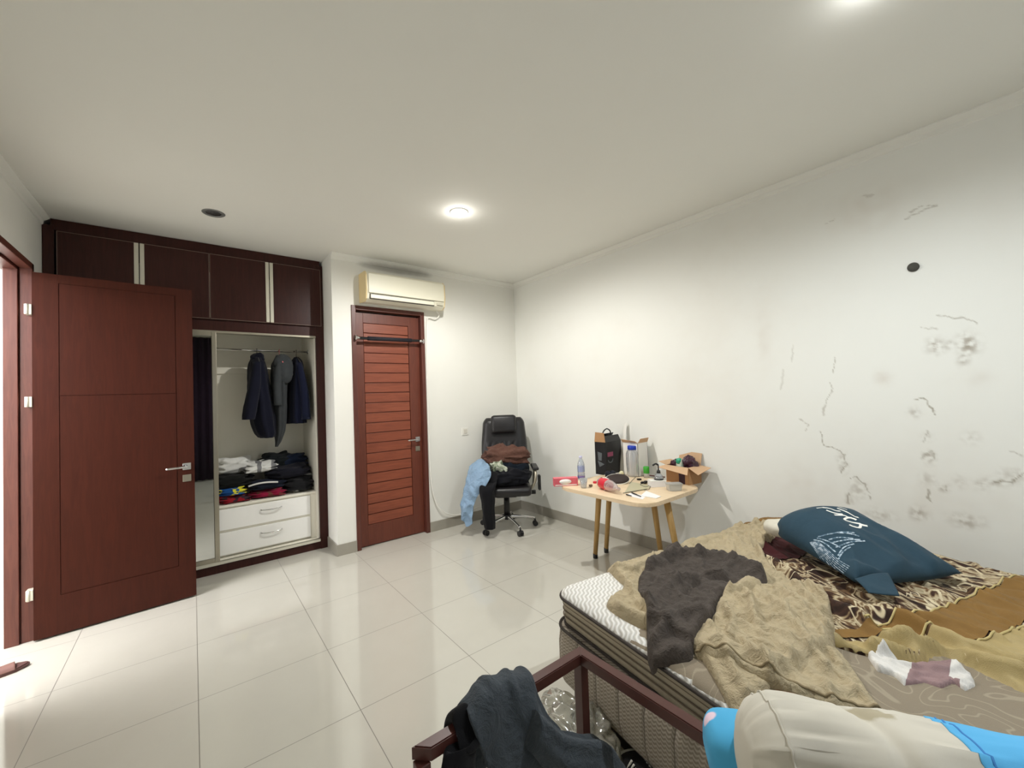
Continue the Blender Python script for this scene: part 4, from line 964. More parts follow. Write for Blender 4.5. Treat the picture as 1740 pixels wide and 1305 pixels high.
def fold(x, y, ang, f, st, seed, sharp=1.5):
    c_, s_ = math.cos(ang), math.sin(ang); u, v = x*c_+y*s_, -x*s_+y*c_
    u += .06*nz(x*5, y*5, seed+3); v += .05*nz(x*6, y*6, seed+7)
    n = nz(u*f/st, v*f, seed); return (1-abs(n)*2)**sharp if abs(n) < .5 else 0
def crease(lines, x, y):
    h = 0
    for L, w_, a in lines:
        d = 1e9
        for (x0, y0), (x1, y1) in zip(L, L[1:]):
            ex, ey = x1-x0, y1-y0; t = max(0, min(1, ((x-x0)*ex+(y-y0)*ey)/(ex*ex+ey*ey+1e-12)))
            d = min(d, math.hypot(x-x0-ex*t, y-y0-ey*t))
        h += a*math.exp(-(d/w_)**2)
    return h
def cloth(P, hfun, th=.02, er=.03, res=.012, sink=.004, region=None, keep=True, below=None, flat=False):
    """sheet lying on what is below it; hfun adds folds; edges roll down by er"""
    xs = [p[0] for p in P]; ys = [p[1] for p in P]; x0, y0 = min(xs)-res, min(ys)-res
    nx, ny = int((max(xs)-x0)/res)+3, int((max(ys)-y0)/res)+3
    sd = {}
    for i in range(nx):
        for j in range(ny): sd[i, j] = poly_sd(P, x0+i*res, y0+j*res)
    below = below or LAYERS[:]
    def top(x, y, d):
        if flat: return max(f(x, y) for f in below)+th+hfun(x, y)
        base = max(f(x, y) for f in below); e = min(1, max(0, d)/er); prof = math.sqrt(max(0, 1-(1-e)**2))
        return base+(th+hfun(x, y))*prof+.001
    b = bm_(); vv = {}
    hs = {}
    def vert(i, j):
        if (i, j) in vv: return vv[i, j]
        d, qx, qy = sd[i, j]; x, y = x0+i*res, y0+j*res
        if d < 0: x, y, d = qx, qy, 0
        z = top(x, y, d)
        if d == 0 and not flat: z -= sink
        v = b.verts.new((x, y, z)); vv[i, j] = v; hs[i, j] = z; return v
    for i in range(nx-1):
        for j in range(ny-1):
            cs = [(i, j), (i+1, j), (i+1, j+1), (i, j+1)]
            if all(sd[c_][0] < -1e-6 for c_ in cs): continue
            if max(sd[c_][0] for c_ in cs) <= 0: continue
            try: f = b.faces.new([vert(*c_) for c_ in cs])
            except ValueError: continue
            f.smooth = True
            if region:
                cx, cy = x0+(i+.5)*res, y0+(j+.5)*res; f.material_index = region(cx, cy)
    if keep:
        def layer(x, y):
            fi, fj = (x-x0)/res, (y-y0)/res; i, j = int(fi), int(fj)
            if not (0 <= i < nx-1 and 0 <= j < ny-1): return -1
            q = [hs.get(c_) for c_ in ((i, j), (i+1, j), (i, j+1), (i+1, j+1))]
            if any(k is None for k in q): return -1
            u, v = fi-i, fj-j
            return (q[0]*(1-u)+q[1]*u)*(1-v)+(q[2]*(1-u)+q[3]*u)*v
        LAYERS.append(layer)
    bmesh.ops.remove_doubles(b, verts=b.verts[:], dist=.0008)
    return b
def inpoly(P, x, y): return poly_sd(P, x, y)[0] > 0

# taupe sheet with pale swirls over the near side
def swirl_sheet():
    m = fabric('taupe_sheet', (140, 128, 110)); t = NT(m); p = t.pos()
    n = t.noise(t.mapv(p, (1, 1, 0)), 5, 1, .4, .8)
    v = t.math('ABSOLUTE', t.math('SUBTRACT', t.math('FRACT', t.math('MULTIPLY', n, 9)), .5))
    t.link(t.mix(t.math('MULTIPLY', t.smooth(v, .40, .48), .55), srgb(142, 130, 112), srgb(176, 164, 142)), t.bsdf.inputs['Base Color']); return m
def L2(x, y): p = BEDM @ V(x, y, 0); return (p.x, p.y)
P = [L2(.012, -.50), L2(.30, -.46), L2(.6, -.5), L2(BL-.02, -.5), L2(BL-.02, -BW+.02), L2(.012, -BW+.02)]
b = cloth(P, lambda x, y: .004*nz(x*9, y*9)+.003*fold(x, y, .6, 6, 3, 2), .004, .02, .02)
tag(obj('bed_sheet', b, swirl_sheet()), 'taupe bed sheet with pale swirls on the near side of the mattress', 'sheet')

# patterned blanket
def print_mat():
    m = fabric('batik_print', (120, 96, 70), .7); t = NT(m); p = t.pos()
    q = t.mapv(t.mapv(p, (1, 1, 0), (0, 0, 2.0)), (.6, 1.3, 0)); wv = t.noise(q, 9.5, 3, .55, 2.0)
    c = t.ramp(wv, [(.36, srgb(44, 28, 22)), (.45, srgb(72, 48, 36)), (.485, srgb(150, 128, 96)), (.53, srgb(206, 192, 160)), (.57, srgb(116, 88, 60)), (.64, srgb(52, 34, 26))])
    l = t.math('ABSOLUTE', t.math('SUBTRACT', t.noise(t.mapv(t.mapv(p, (1, 1, 0), (0, 0, 2.0)), (.6, 1.2, 0)), 5.5, 2, .5, 2.0), .5))
    c = t.mix(t.math('SUBTRACT', 1, t.smooth(l, .005, .022)), c, srgb(214, 200, 168))
    t.link(c, t.bsdf.inputs['Base Color']); return m
GOLD = fabric('golden_satin', (132, 99, 50), .6); PALE = fabric('pale_gold_satin', (174, 154, 106), .42); MAROON = fabric('maroon_cloth', (66, 26, 28)); SEAM = fabric('cream_seam', (198, 180, 126))
ZB = .55
PB = px_poly([(1225, 900), (1262, 872), (1300, 855), (1350, 856), (1440, 872), (1560, 893), (1660, 908), (1760, 924), (1830, 945), (1835, 1100), (1800, 1190), (1745, 1168), (1690, 1143), (1640, 1120), (1590, 1104), (1555, 1118), (1490, 1108), (1440, 1098), (1395, 1078), (1350, 1030), (1300, 980), (1240, 940)], ZB, 3)
G1 = px_poly([(1385, 1062), (1470, 1060), (1560, 1042), (1630, 1014), (1690, 990), (1760, 970), (1840, 950), (1840, 1030), (1760, 1040), (1715, 1058), (1660, 1078), (1600, 1068), (1540, 1075), (1490, 1072), (1420, 1074)], ZB+.02, 1)
G2 = px_poly([(1215, 905), (1262, 872), (1300, 850), (1352, 853), (1330, 880), (1290, 886), (1250, 896)], ZB+.02, 1)
MR = px_poly([(1285, 926), (1330, 900), (1385, 912), (1355, 942), (1310, 940)], ZB+.02, 1); MR2 = px_poly([(1470, 880), (1480, 877), (1535, 889), (1530, 898), (1475, 892)], ZB+.02, 1)
PL = px_poly([(1385, 1075), (1500, 1080), (1600, 1074), (1660, 1082), (1720, 1060), (1850, 1030), (1850, 1250), (1400, 1250)], ZB+.02, 1)
SL_ = [[(p.x, p.y) for p in (atz(a, c_, ZB+.02) for a, c_ in L)] for L in ([(1470, 1058), (1560, 1040), (1630, 1012), (1690, 988), (1760, 968)], [(1500, 1079), (1600, 1071), (1660, 1080), (1720, 1059), (1800, 1040)], [(1250, 900), (1290, 888), (1332, 882)])]
def pl(pts, z=.58): return [(p.x, p.y) for p in (atz(a, c_, z) for a, c_ in pts)]
CR1 = [(L, w_*1.25, a*1.6) for L, w_, a in [(pl([(1290, 935), (1340, 965), (1400, 1015), (1470, 1050)]), .016, .030), (pl([(1380, 985), (1450, 1020), (1540, 1050), (1640, 1095), (1740, 1120)]), .016, .026), (pl([(1470, 1020), (1600, 1045), (1700, 1070)]), .012, .014),
       (pl([(1500, 1075), (1580, 1085), (1660, 1110), (1740, 1135)]), .014, .030), (pl([(1480, 1085), (1540, 1098), (1600, 1108)]), .012, .028), (pl([(1560, 1000), (1700, 1040)]), .012, .012), (pl([(1600, 1108), (1680, 1128), (1740, 1152)]), .012, .026), (pl([(1400, 1068), (1440, 1085), (1500, 1100)]), .012, .024)]]
bl = thing('patterned_blanket', 'brown and cream patterned blanket with a golden border spread over the bed', 'blanket', (2.4, .6, MT))
hb = lambda x, y: .034*wrk(x, y, -2.0, 8, 6, 1.5)+.020*wrk(x, y, -2.25, 15, 6, 7)+.007*wrk(x, y, -1.8, 28, 5, 13, .3)+.010*nz(x*4, y*4, 2)+crease(CR1, x, y)
base_layers = LAYERS[:]
obj('printed_field', cloth(PB, hb, .006, .02, .0085), print_mat(), bl)
fieldz = [LAYERS[-1], bed_z]
for nm, PP, mm, lab, dz in (('pale_border', PL, PALE, 'pale gold satin border', .004), ('gold_border', G1, GOLD, 'golden border band', .0055), ('gold_border', G2, GOLD, 'golden border band', .0055), ('maroon_patch', MR, MAROON, 'maroon patch', .006), ('maroon_patch', MR2, MAROON, 'maroon patch', .006)):
    PP = [p for p in PP]
    # keep the panel inside the blanket's outline
    QQ = []
    for i in range(len(PP)):
        (xa, ya), (xb, yb) = PP[i], PP[(i+1) % len(PP)]; nn = max(1, int(math.hypot(xb-xa, yb-ya)/.01))
        for k in range(nn):
            x, y = xa+(xb-xa)*k/nn, ya+(yb-ya)*k/nn; d, qx, qy = poly_sd(PB, x, y)
            QQ.append((x, y) if d > .004 else (qx, qy))
    obj(nm, cloth(QQ, lambda x, y: 0, dz, .004, .0085, below=fieldz, flat=True, keep=False), mm, bl, label=lab)
for L in SL_:
    P3 = [V(x, y, 0) for x, y in L]; pts = []
    for p in spline(P3, 14):
        if poly_sd(PB, p.x, p.y)[0] > .005: pts.append(V(p.x, p.y, max(f(p.x, p.y) for f in fieldz)+.0065))
    if len(pts) > 2: b = bm_(); tube(b, pts, .0038, seg=6, smooth=False); obj('cream_seam', b, SEAM, bl, label='cream seam along the border')
# tan cloth peeking out at the quilt hem
PT = px_poly([(1290, 1135), (1350, 1150), (1420, 1170), (1470, 1184), (1450, 1190), (1380, 1186), (1320, 1180)], .54, 2)
b = cloth(PT, lambda x, y: .01*fold(x, y, .2, 12, 2, 3), .008, .02, .01); tag(obj('tan_cloth', b, fabric('tan_cloth', (150, 116, 88))), 'tan cloth peeking out under the hem of the quilt', 'cloth')

# beige quilt with a grey-brown reverse
QB = fabric('beige_quilting', (184, 168, 137), .6, vary=.14, folds=24, bump=.7, bd=.011); QD = fabric('grey_brown_lining', (78, 70, 64), .78, vary=.14, folds=22, bump=.7, bd=.011)
qt = thing('quilt', 'crumpled beige quilt with its grey-brown reverse folded over at the foot of the bed', 'quilt', (1.75, 1.05, .53))
PQ = px_poly([(1030, 950), (1062, 928), (1095, 930), (1130, 928), (1185, 904), (1250, 888), (1298, 884), (1325, 896), (1312, 914), (1290, 930), (1308, 955), (1345, 985), (1400, 1010), (1420, 1070), (1400, 1100), (1330, 1160, .53), (1266, 1212, .52), (1232, 1180, .53), (1190, 1115, .54), (1150, 1085, .55), (1090, 1058, .55), (1048, 1036, .55), (1030, 1020, .55), (1042, 1000), (1062, 985), (1045, 968)], .57, 3)
CQ = [(pl([(1035, 958), (1075, 962), (1100, 950), (1110, 938)]), .014, .035), (pl([(1062, 985), (1090, 1010), (1105, 1035)]), .018, .030), (pl([(1048, 1025), (1080, 1035), (1110, 1050)]), .02, .028), (pl([(1250, 890), (1320, 905), (1400, 960)]), .016, .02), (pl([(1150, 925), (1230, 905), (1310, 900)]), .015, .018), (pl([(1190, 1100), (1215, 1140), (1250, 1205)]), .016, .030), (pl([(1230, 1110), (1262, 1150), (1290, 1185)]), .018, .030), (pl([(1310, 945), (1350, 985), (1400, 1040)]), .015, .03)]
b = cloth(PQ, lambda x, y: rumple(x, y, -1.9 if x < 1.75 else -.35, 4.2, .85)+puff(x, y, .055, .006, 3, .5, 1.8)+crease(CQ, x, y), .026, .022, .007)
obj('quilt_face', b, QB, qt)
PD = px_poly([(1084, 962), (1108, 930), (1140, 915), (1180, 921), (1225, 922), (1268, 932), (1303, 962), (1262, 984), (1222, 1004, .61), (1212, 1040, .59), (1190, 1066, .575), (1178, 1092, .565), (1170, 1108, .56), (1106, 1098, .56), (1098, 1062, .57), (1098, 1030, .58), (1084, 992, .60)], .63, 3)
CD = [(pl([(1100, 945), (1145, 925), (1230, 930), (1290, 955)], .64), .03, .035), (pl([(1105, 1000), (1150, 965), (1220, 955)], .64), .025, .030), (pl([(1110, 1045), (1150, 1020), (1200, 1020)], .64), .02, .028), (pl([(1105, 1095), (1120, 1075), (1150, 1080), (1168, 1098)], .64), .014, .03), (pl([(1165, 985), (1190, 960), (1250, 965)], .64), .016, -.02)]
b = cloth(PD, lambda x, y: rumple(x, y, -.1, 12.1, .62)+puff(x, y, .045, .0045, 7, .3, 1.6)+crease(CD, x, y), .024, .02, .007)
obj('reverse_side', b, QD, qt, label='grey-brown reverse folded over')
PF = px_poly([(1178, 1082), (1192, 1060), (1212, 1040), (1222, 1010), (1262, 982), (1300, 984), (1345, 1000), (1395, 1045), (1440, 1095), (1480, 1150), (1508, 1184), (1440, 1172), (1360, 1150), (1290, 1128), (1225, 1105)], .60, 3)
CF = [(pl([(1180, 1084), (1225, 1102), (1290, 1124), (1360, 1146), (1440, 1168), (1500, 1182)], .62), .012, .022), (pl([(1230, 1020), (1245, 1040), (1240, 1065)], .62), .016, .03), (pl([(1268, 990), (1280, 1030), (1290, 1050)], .62), .016, .03), (pl([(1300, 1000), (1350, 1050), (1400, 1100)], .62), .02, .028), (pl([(1215, 1075), (1280, 1095), (1340, 1105)], .62), .02, .018), (pl([(1330, 990), (1390, 1050), (1430, 1100)], .62), .012, .022)]
b = cloth(PF, lambda x, y: rumple(x, y, -2.35, 31, .8)+puff(x, y, .06, .005, 17, .9, 1.8)+crease(CF, x, y), .018, .016, .007)
obj('folded_corner', b, QB, qt)
b = bm_(); hem = [(1181, 1082), (1225, 1100), (1290, 1122), (1360, 1144), (1440, 1166), (1494, 1179)]
hp = []
for p in spline([atz(a, c_, .60) for a, c_ in hem], 12):
    d, qx, qy = poly_sd(PF, p.x, p.y); p = V(p.x+(p.x-qx)*0, p.y, 0); hp.append(V(p.x, p.y, support(p.x, p.y)+.001))
tube(b, hp, .0045, seg=6, smooth=False); obj('hem', b, fabric('quilt_hem', (150, 134, 104)), qt, label='stitched hem')
# garment of white and mauve cloth
PG = px_poly([(1474, 1108), (1500, 1105), (1545, 1122), (1580, 1117), (1625, 1123), (1650, 1137), (1658, 1156), (1640, 1165), (1620, 1152), (1600, 1161), (1570, 1150), (1535, 1153), (1520, 1139), (1490, 1131)], .55, 1)
MV = px_poly([(1556, 1108), (1620, 1112), (1612, 1138), (1632, 1150), (1610, 1175), (1530, 1170), (1540, 1146)], .56, 1)
b = cloth(PG, lambda x, y: 1.1*rumple(x*1.6, y*1.6, -1.2, 41, .7)+.006*nz(x*14, y*14, 3), .004, .008, .005, region=lambda x, y: 1 if inpoly(MV, x, y) else 0)
tag(obj('white_garment', b, [fabric('white_knit', (222, 218, 212)), fabric('mauve_knit', (150, 124, 124))]), 'white and mauve garment tucked under the near edge of the patterned blanket', 'clothing')

# ------------------------------------------------------------------ pillow, bolsters
BLUE = fabric('teal_blue_cotton', (42, 66, 80), .75, vary=.15, folds=9, bump=.3)
def surf_px(o, pts, off=.002, n=5, spl=True):
    """points on a built surface where photo rays meet it"""
    dg = bpy.context.evaluated_depsgraph_get(); dg.update()
    t = BVHTree.FromPolygons([o.matrix_world @ v.co for v in o.data.vertices], [p.vertices[:] for p in o.data.polygons]); out = []
    if spl: pts = [(p.x, p.y) for p in spline([V(a, c_, 0) for a, c_ in pts], n)]
    for a, c_ in pts:
        d = (FW*F_PX+RT*(a-870)+UP*(652.5-c_)).normalized(); h = t.ray_cast(CAM, d)
        if h[0] is not None: out.append((h[0]-d*off, h[1] if h[1].dot(d) < 0 else -h[1]))
    return out
def ribbon(b, pts, w_):
    if len(pts) < 2: return
    Ls = []
    for i, (p, n) in enumerate(pts):
        d = pts[min(i+1, len(pts)-1)][0]-pts[max(i-1, 0)][0]; s = d.cross(n)
        if s.length < 1e-9: continue
        s.normalize(); Ls.append((b.verts.new(p+s*w_/2), b.verts.new(p-s*w_/2)))
    for (a, c_), (e, f) in zip(Ls, Ls[1:]):
        try: b.faces.new((a, c_, f, e))
        except ValueError: pass
# teal pillow: short near edge F-R, far edge raised on the bunched blanket
def pillow_mesh():
    Fp, Rp, FL, FR = V(2.235, .50, .60), V(2.665, .215, .60), V(2.50, .93, .655), V(2.93, .655, .655)
    b = bm_(); n, m = 44, 60; tops = []; bots = []
    for j in range(m+1):
        v = j/m; A, B_ = [], []
        for i in range(n+1):
            u = -1+2*i/n
            p = (Fp.lerp(Rp, (u+1)/2)).lerp(FL.lerp(FR, (u+1)/2), v)
            pin = 1-.06*(1-(2*v-1)**2); w2 = max(0, 2*v-1); pin *= (1 if w2 == 0 else 1/max(1, (abs(u)**4+w2**4)**.25))
            c_ = Fp.lerp(Rp, .5).lerp(FL.lerp(FR, .5), v); p = c_+(p-c_)*pin
            eu = max(0, 1-abs(u)**2.6)**.55; ev = min(1, v/.75)**.75*max(0, 1-max(0, (v-.55)/.45)**4)**.5
            h = .165*eu*(.10+.90*ev)*(1 if v < .999 else 0)
            w_ = max(0, 1-v*1.35)*eu
            h += w_*(.050*wrk(u*.28+.9*v*.15, v*.6, PI/2+.35, 6, 4, 3.3, .3)+.035*wrk(u*.28, v*.6, PI/2-.15, 10, 5, 8.3, .3)+.014*nz(u*3, v*4, 5))+.006*nz(u*2, v*3, 8)*eu
            ev0 = min(1, v/.04)
            h = h*ev0**.5
            A.append(b.verts.new(p+V(0, 0, h))); B_.append(b.verts.new(p-V(0, 0, .035*eu*ev0)))
        tops.append(A); bots.append(B_)
    for G_ in (tops, bots):
        for j in range(m):
            for i in range(n):
                f = b.faces.new((G_[j][i], G_[j][i+1], G_[j+1][i+1], G_[j+1][i])); f.smooth = True
    bmesh.ops.remove_doubles(b, verts=b.verts[:], dist=.0006)
    return b
pw = thing('pillow', 'teal blue pillow with white lettering and a silver band on the bed', 'pillow', (2.55, .55, .58))
po = obj('pillow_case', pillow_mesh(), BLUE, pw)
b = bm_()
rows = [[V(2.235, .50, .612), V(2.30, .455, .63), V(2.36, .415, .625)], [V(2.20, .47, .604), V(2.25, .42, .612), V(2.30, .385, .610)], [V(2.175, .445, .59), V(2.20, .395, .592), V(2.235, .36, .592)]]
obj('case_flap', loft(rows, 8, 8, .006, 12, 3), BLUE, pw, solid(.004))
obj('inner_pillow', blob(V(2.575, .895, .660), (.07, .085, .045), .9, .006, 12, 3, rz=-.5), fabric('cream_pillow', (214, 208, 192)), pw, label='cream inner pillow showing at the far end')
bpy.context.view_layer.update()
b = bm_()
S = lambda L: [(1380+x/15.82, 850+y/15.82) for x, y in L]
for L, wd_ in (([(1000, 655), (1100, 700), (1270, 735), (1300, 650), (1250, 625), (1110, 600), (1000, 570), (870, 520), (950, 470), (1100, 490), (1190, 530)], .011), ([(1300, 650), (1400, 675), (1490, 692)], .012), ([(600, 395), (850, 405), (960, 450), (1080, 475)], .010),
             ([(380, 265), (560, 330), (700, 362), (820, 372)], .010), ([(120, 212), (300, 197), (480, 222), (640, 280), (760, 292)], .009), ([(480, 102), (700, 180), (940, 252)], .007), ([(670, 212), (900, 300), (1050, 380), (1150, 440), (1250, 465)], .011)):
    ribbon(b, surf_px(po, S(L)), wd_)
obj('lettering', b, WPLAS, pw, label='white script lettering')
b = bm_()
for i in range(9):
    k = i/8; ribbon(b, surf_px(po, [(1376+14*k, 921-1*k), (1392+16*k, 945-9*k), (1408+18*k, 968-16*k), (1424+20*k, 985-22*k)], .0015), .0035)
for L in ([(1390, 912), (1415, 906), (1440, 906), (1460, 911)], [(1408, 917), (1425, 913), (1450, 915)], [(1420, 930), (1445, 921), (1470, 919)], [(1424, 944), (1434, 930), (1452, 924)], [(1400, 909), (1430, 904), (1452, 905)], [(1412, 922), (1440, 917), (1462, 917)], [(1425, 950), (1432, 938), (1445, 929)], [(1382, 917), (1400, 922), (1420, 938)], [(1388, 914), (1408, 920), (1428, 930)]):
    ribbon(b, surf_px(po, L, .0017), .006)
m_ = mat('silver_print_cloth', (128, 150, 166), .5); t_ = NT(m_); t_.link(t_.mix(t_.smooth(t_.noise(t_.obj(), 90, 3), .42, .6), srgb(70, 100, 120), srgb(176, 192, 204)), t_.bsdf.inputs['Base Color'])
obj('silver_band', b, m_, pw, label='silver printed band')

# cream bolster with blue flowered end, and a small blue cushion beneath its end
a0, a1 = V(.87, .40, .700), V(1.513, -.366, .66); axd = (a1-a0).normalized(); sx = axd.cross(V(0, 0, 1)).normalized(); sz = sx.cross(axd); AL = (a1-a0).length
def bol_r(t, a):
    r = .118
    if t < .07: r *= math.sqrt(max(0, 1-((.07-t)/.07)**2))*.42+.58*min(1, (t/.07+.001)**.35)
    r *= 1-.10*max(0, math.sin((t-.30)/.35*PI) if .30 < t < .65 else 0)
    h = .010*nz(t*6, math.cos(a)*1.2+3, math.sin(a)*1.2)
    w1 = math.exp(-((t-.10)/.09)**2)+1.1*math.exp(-((t-.37)/.08)**2)
    h += w1*.013*(max(0, 1-abs(nz(math.cos(a)*3.4+t, t*3, math.sin(a)*3.4+7))/.28)**1.5-.35)-.012*math.exp(-((t-.225-.03*math.sin(a*1.0+1))/.018)**2)*(math.cos(a-.9) > .2)
    return r+(0 if t < .012 else h)
def bolp(t, a, k=0): return a0+axd*t+(sx*math.cos(a)+sz*math.sin(a))*(bol_r(t, a)+k)
def bol(ts, seed, t_to):
    b = bm_(); n = 72; N = 100; rings = []
    for j in range(N+1):
        t = ts+(t_to-ts)*j/N; rings.append([b.verts.new(bolp(t, 2*PI*k/n, 0 if seed == 1 else .0015)) for k in range(n)])
    for A, B_ in zip(rings, rings[1:]):
        for k in range(n):
            f = b.faces.new((A[k], A[(k+1) % n], B_[(k+1) % n], B_[k])); f.smooth = True
    b.faces.new(rings[0][::-1]); b.faces.new(rings[-1]); return b
bo = thing('bolster', 'cream bolster pillow with a sky blue flowered end lying on the near bed corner', 'bolster', (1.1, .1, .58))
CRM = fabric('cream_cotton', (204, 197, 182), .85, vary=.05, weave=1400, bump=.12); t_ = NT(CRM); s_ = t_.pos()
def near(pt, r0, r1):
    d = t_.n.new('ShaderNodeVectorMath'); d.operation = 'DISTANCE'; t_.link(s_, d.inputs[0]); d.inputs[1].default_value = pt
    q = t_.math('ADD', d.outputs['Value'], t_.math('MULTIPLY', t_.noise(s_, 22, 4), .07)); return t_.math('SUBTRACT', 1, t_.smooth(q, r0, r1))
st = t_.math('MAXIMUM', near(a0+axd*.26+sz*.10-sx*.045, .06, .075), near(a0+axd*.25-sx*.10+sz*.02, .07, .10))
t_.link(t_.mix(t_.math('MULTIPLY', st, .75), srgb(206, 200, 186), srgb(158, 146, 116)), t_.bsdf.inputs['Base Color'])
obj('cream_cover', bol(0.0, 1, .38), CRM, bo)
SKY = fabric('sky_blue_cotton', (86, 172, 224), .8, vary=.06, weave=1400, bump=.12); t_ = NT(SKY); p_ = t_.pos()
vn = t_.n.new('ShaderNodeTexVoronoi'); vn.inputs['Scale'].default_value = 6; t_.link(p_, vn.inputs['Vector'])
q_ = t_.math('ADD', vn.outputs['Distance'], t_.math('MULTIPLY', t_.noise(p_, 40, 2), .12))
c_ = t_.mix(t_.math('SUBTRACT', 1, t_.smooth(q_, .26, .29)), srgb(92, 176, 226), srgb(236, 226, 236)); c_ = t_.mix(t_.math('SUBTRACT', 1, t_.smooth(q_, .13, .15)), c_, srgb(190, 40, 96))
t_.link(c_, t_.bsdf.inputs['Base Color'])
obj('blue_end', bol(.375, 2, AL), SKY, bo, label='sky blue end printed with pink and white flowers')
b = bm_(); tube(b, [bolp(.062+.008*math.cos(2*PI*k/72), 2*PI*k/72, .001) for k in range(72)], .0022, seg=6, smooth=False, closed=True); obj('seam', b, CRM, bo)
b = bm_(); tube(b, [bolp(.395, 2*PI*k/72, .001) for k in range(72)], .0025, seg=6, smooth=False, closed=True); obj('blue_hem', b, mat('hem_blue', (60, 130, 196), .8), bo)
SK2 = fabric('turquoise_plush', (78, 168, 214), .9, vary=.1, weave=1200, bump=.15); t_ = NT(SK2)
sc_ = V(.975, .425, .655)
d_ = t_.n.new('ShaderNodeVectorMath'); d_.operation = 'DISTANCE'; t_.link(t_.pos(), d_.inputs[0]); d_.inputs[1].default_value = atz(1212, 1229, .66)
t_.link(t_.mix(t_.math('SUBTRACT', 1, t_.smooth(d_.outputs['Value'], .020, .024)), srgb(82, 172, 218), srgb(232, 206, 220)), t_.bsdf.inputs['Base Color'])
tag(origin(obj('cushion', blob(V(.975, .455, .625), (.075, .07, .062), .75, .008, 9, 4, rz=.6), SK2), (.975, .455, .575)), 'small turquoise cushion with a pale pink spot under the bolster end', 'cushion')

# ------------------------------------------------------------------ brown tube frame beside the bed
FZ = .58; rx0, rx1, ry = .425, 1.048, 1.003; tw = .036
fr_ = thing('tube_frame', 'dark brown square-tube frame standing beside the mattress foot', 'frame', (.75, .98, 0))
b = bm_(); prism(b, [(rx0, ry), (rx0+tw, ry-tw), (rx1-tw, ry-tw), (rx1, ry)], FZ-tw, FZ, .003); obj('rail', b, STEELBR, fr_)
b = bm_(); prism(b, [(rx1, ry), (rx1-tw, ry-tw), (rx1-tw, -.35), (rx1, -.35)], FZ-tw, FZ, .003); obj('rail', b, STEELBR, fr_)
for x, y in ((rx0, ry-tw), (rx1-tw, ry-tw), (rx1-tw, -.35)):
    b = bm_(); box(b, x+.001, x+tw-.001, y+.001, y+tw-.001, .012, FZ-tw, .002); p_ = obj('post', b, STEELBR, fr_)
    b = bm_(); box(b, x-.002, x+tw+.002, y-.002, y+tw+.002, 0, .014, .002); obj('foot_cap', b, BLACKP, p_)
# charcoal sweatshirt slung over the rail
def pp(a, c_, y): return aty(a, c_, y)
sw_ = thing('sweatshirt', 'charcoal sweatshirt slung over the rail of the brown tube frame', 'clothing', (.75, .98, .5))
def prow(top, front):
    p = pp(*top, ry-.02); x = p.x
    return [V(x+.02, ry+.055, .34), V(x+.01, ry+.045, .47), V(x, ry+.03, p.z-.02), p, ]+[pp(a, c_, y) for a, c_, y in front]
rows = [prow((792, 1205), [(800, 1230, .955), (820, 1280, .935), (845, 1350, .925)]), prow((822, 1172), [(836, 1210, .945), (866, 1278, .925), (890, 1350, .91)]),
        prow((850, 1156), [(862, 1192, .95), (905, 1270, .915), (938, 1345, .90)]), prow((876, 1149), [(890, 1180, .945), (932, 1250, .90), (975, 1330, .885)]), prow((899, 1149), [(912, 1174, .955), (938, 1228, .93), (1000, 1320, .90)])]
obj('sweatshirt_body', loft(rows, 14, 12, .022, 15, 21, stretch=(1.2, .6, .45), ridge=.6), CHAR, sw_, solid(.008))
q = [pp(905, 1240, .90), pp(955, 1285, .875), pp(1005, 1292, .86), pp(1040, 1335, .85)]
b = sleeve([(q[0], V(.02, .0, .045), V(0, .03, 0)), (q[1], V(.02, 0, .05), V(0, .04, 0)), (q[2], V(.04, 0, .045), V(0, .05, 0)), (q[3], V(.05, 0, .03), V(0, .05, 0)), (q[3]+V(.02, -.02, -.13), V(.045, 0, .01), V(0, .045, 0))], 40, 10, 6, .09, 5, wr=.022, wf=13)
obj('sleeve', b, CHAR, sw_)
q = [pp(788, 1222, .962), pp(783, 1262, .955), pp(776, 1320, .945), pp(772, 1390, .94)]
qx = pp(780, 1216, ry).x
b = sleeve([(V(qx+.01, ry+.035, .40), V(.045, 0, 0), V(0, .014, 0)), (V(qx, ry+.028, .55), V(.034, 0, 0), V(0, .012, .004)), (V(qx-.002, ry-.018, FZ+.022), V(.03, 0, 0), V(0, .006, .018)), (V(qx-.002, ry-.058, .545), V(.034, 0, 0), V(0, .014, .006)), (q[1], V(.046, 0, 0), V(0, .022, 0)), (q[2], V(.05, 0, 0), V(0, .026, 0)), (q[3], V(.052, 0, 0), V(0, .03, 0))], 24, 8, 5, .07, 3, wr=.010)
tag(obj('black_leggings', b, fabric('black_jersey', (14, 14, 17))), 'black leggings hanging from the frame rail beside the charcoal sweatshirt', 'clothing')
# sneaker between the frame and the mattress
sn = thing('sneaker', 'black sneaker with white stripes and a white toe on the floor by the mattress', 'shoe', (1.24, .9, 0))
heel, toe = V(1.20, .80, 0), V(1.333, 1.05, 0); sd2 = (toe-heel).normalized(); sl = V(sd2.y, -sd2.x, 0)
def shoe_ring(t, w_, h, z0, n=20): return [heel+sd2*t*.283+sl*(w_*math.copysign(abs(math.cos(a))**.8, math.cos(a)))+V(0, 0, z0+h*(.5+.5*math.copysign(abs(math.sin(a))**.8, math.sin(a)))) for a in [2*PI*k/n for k in range(n)]]
def shoe(secs):
    b = bm_(); R_ = [[b.verts.new(p) for p in shoe_ring(*s)] for s in secs]
    for A, B_ in zip(R_, R_[1:]):
        for k in range(20): f = b.faces.new((A[k], A[(k+1) % 20], B_[(k+1) % 20], B_[k])); f.smooth = True
    b.faces.new(R_[0][::-1]); b.faces.new(R_[-1]); return b
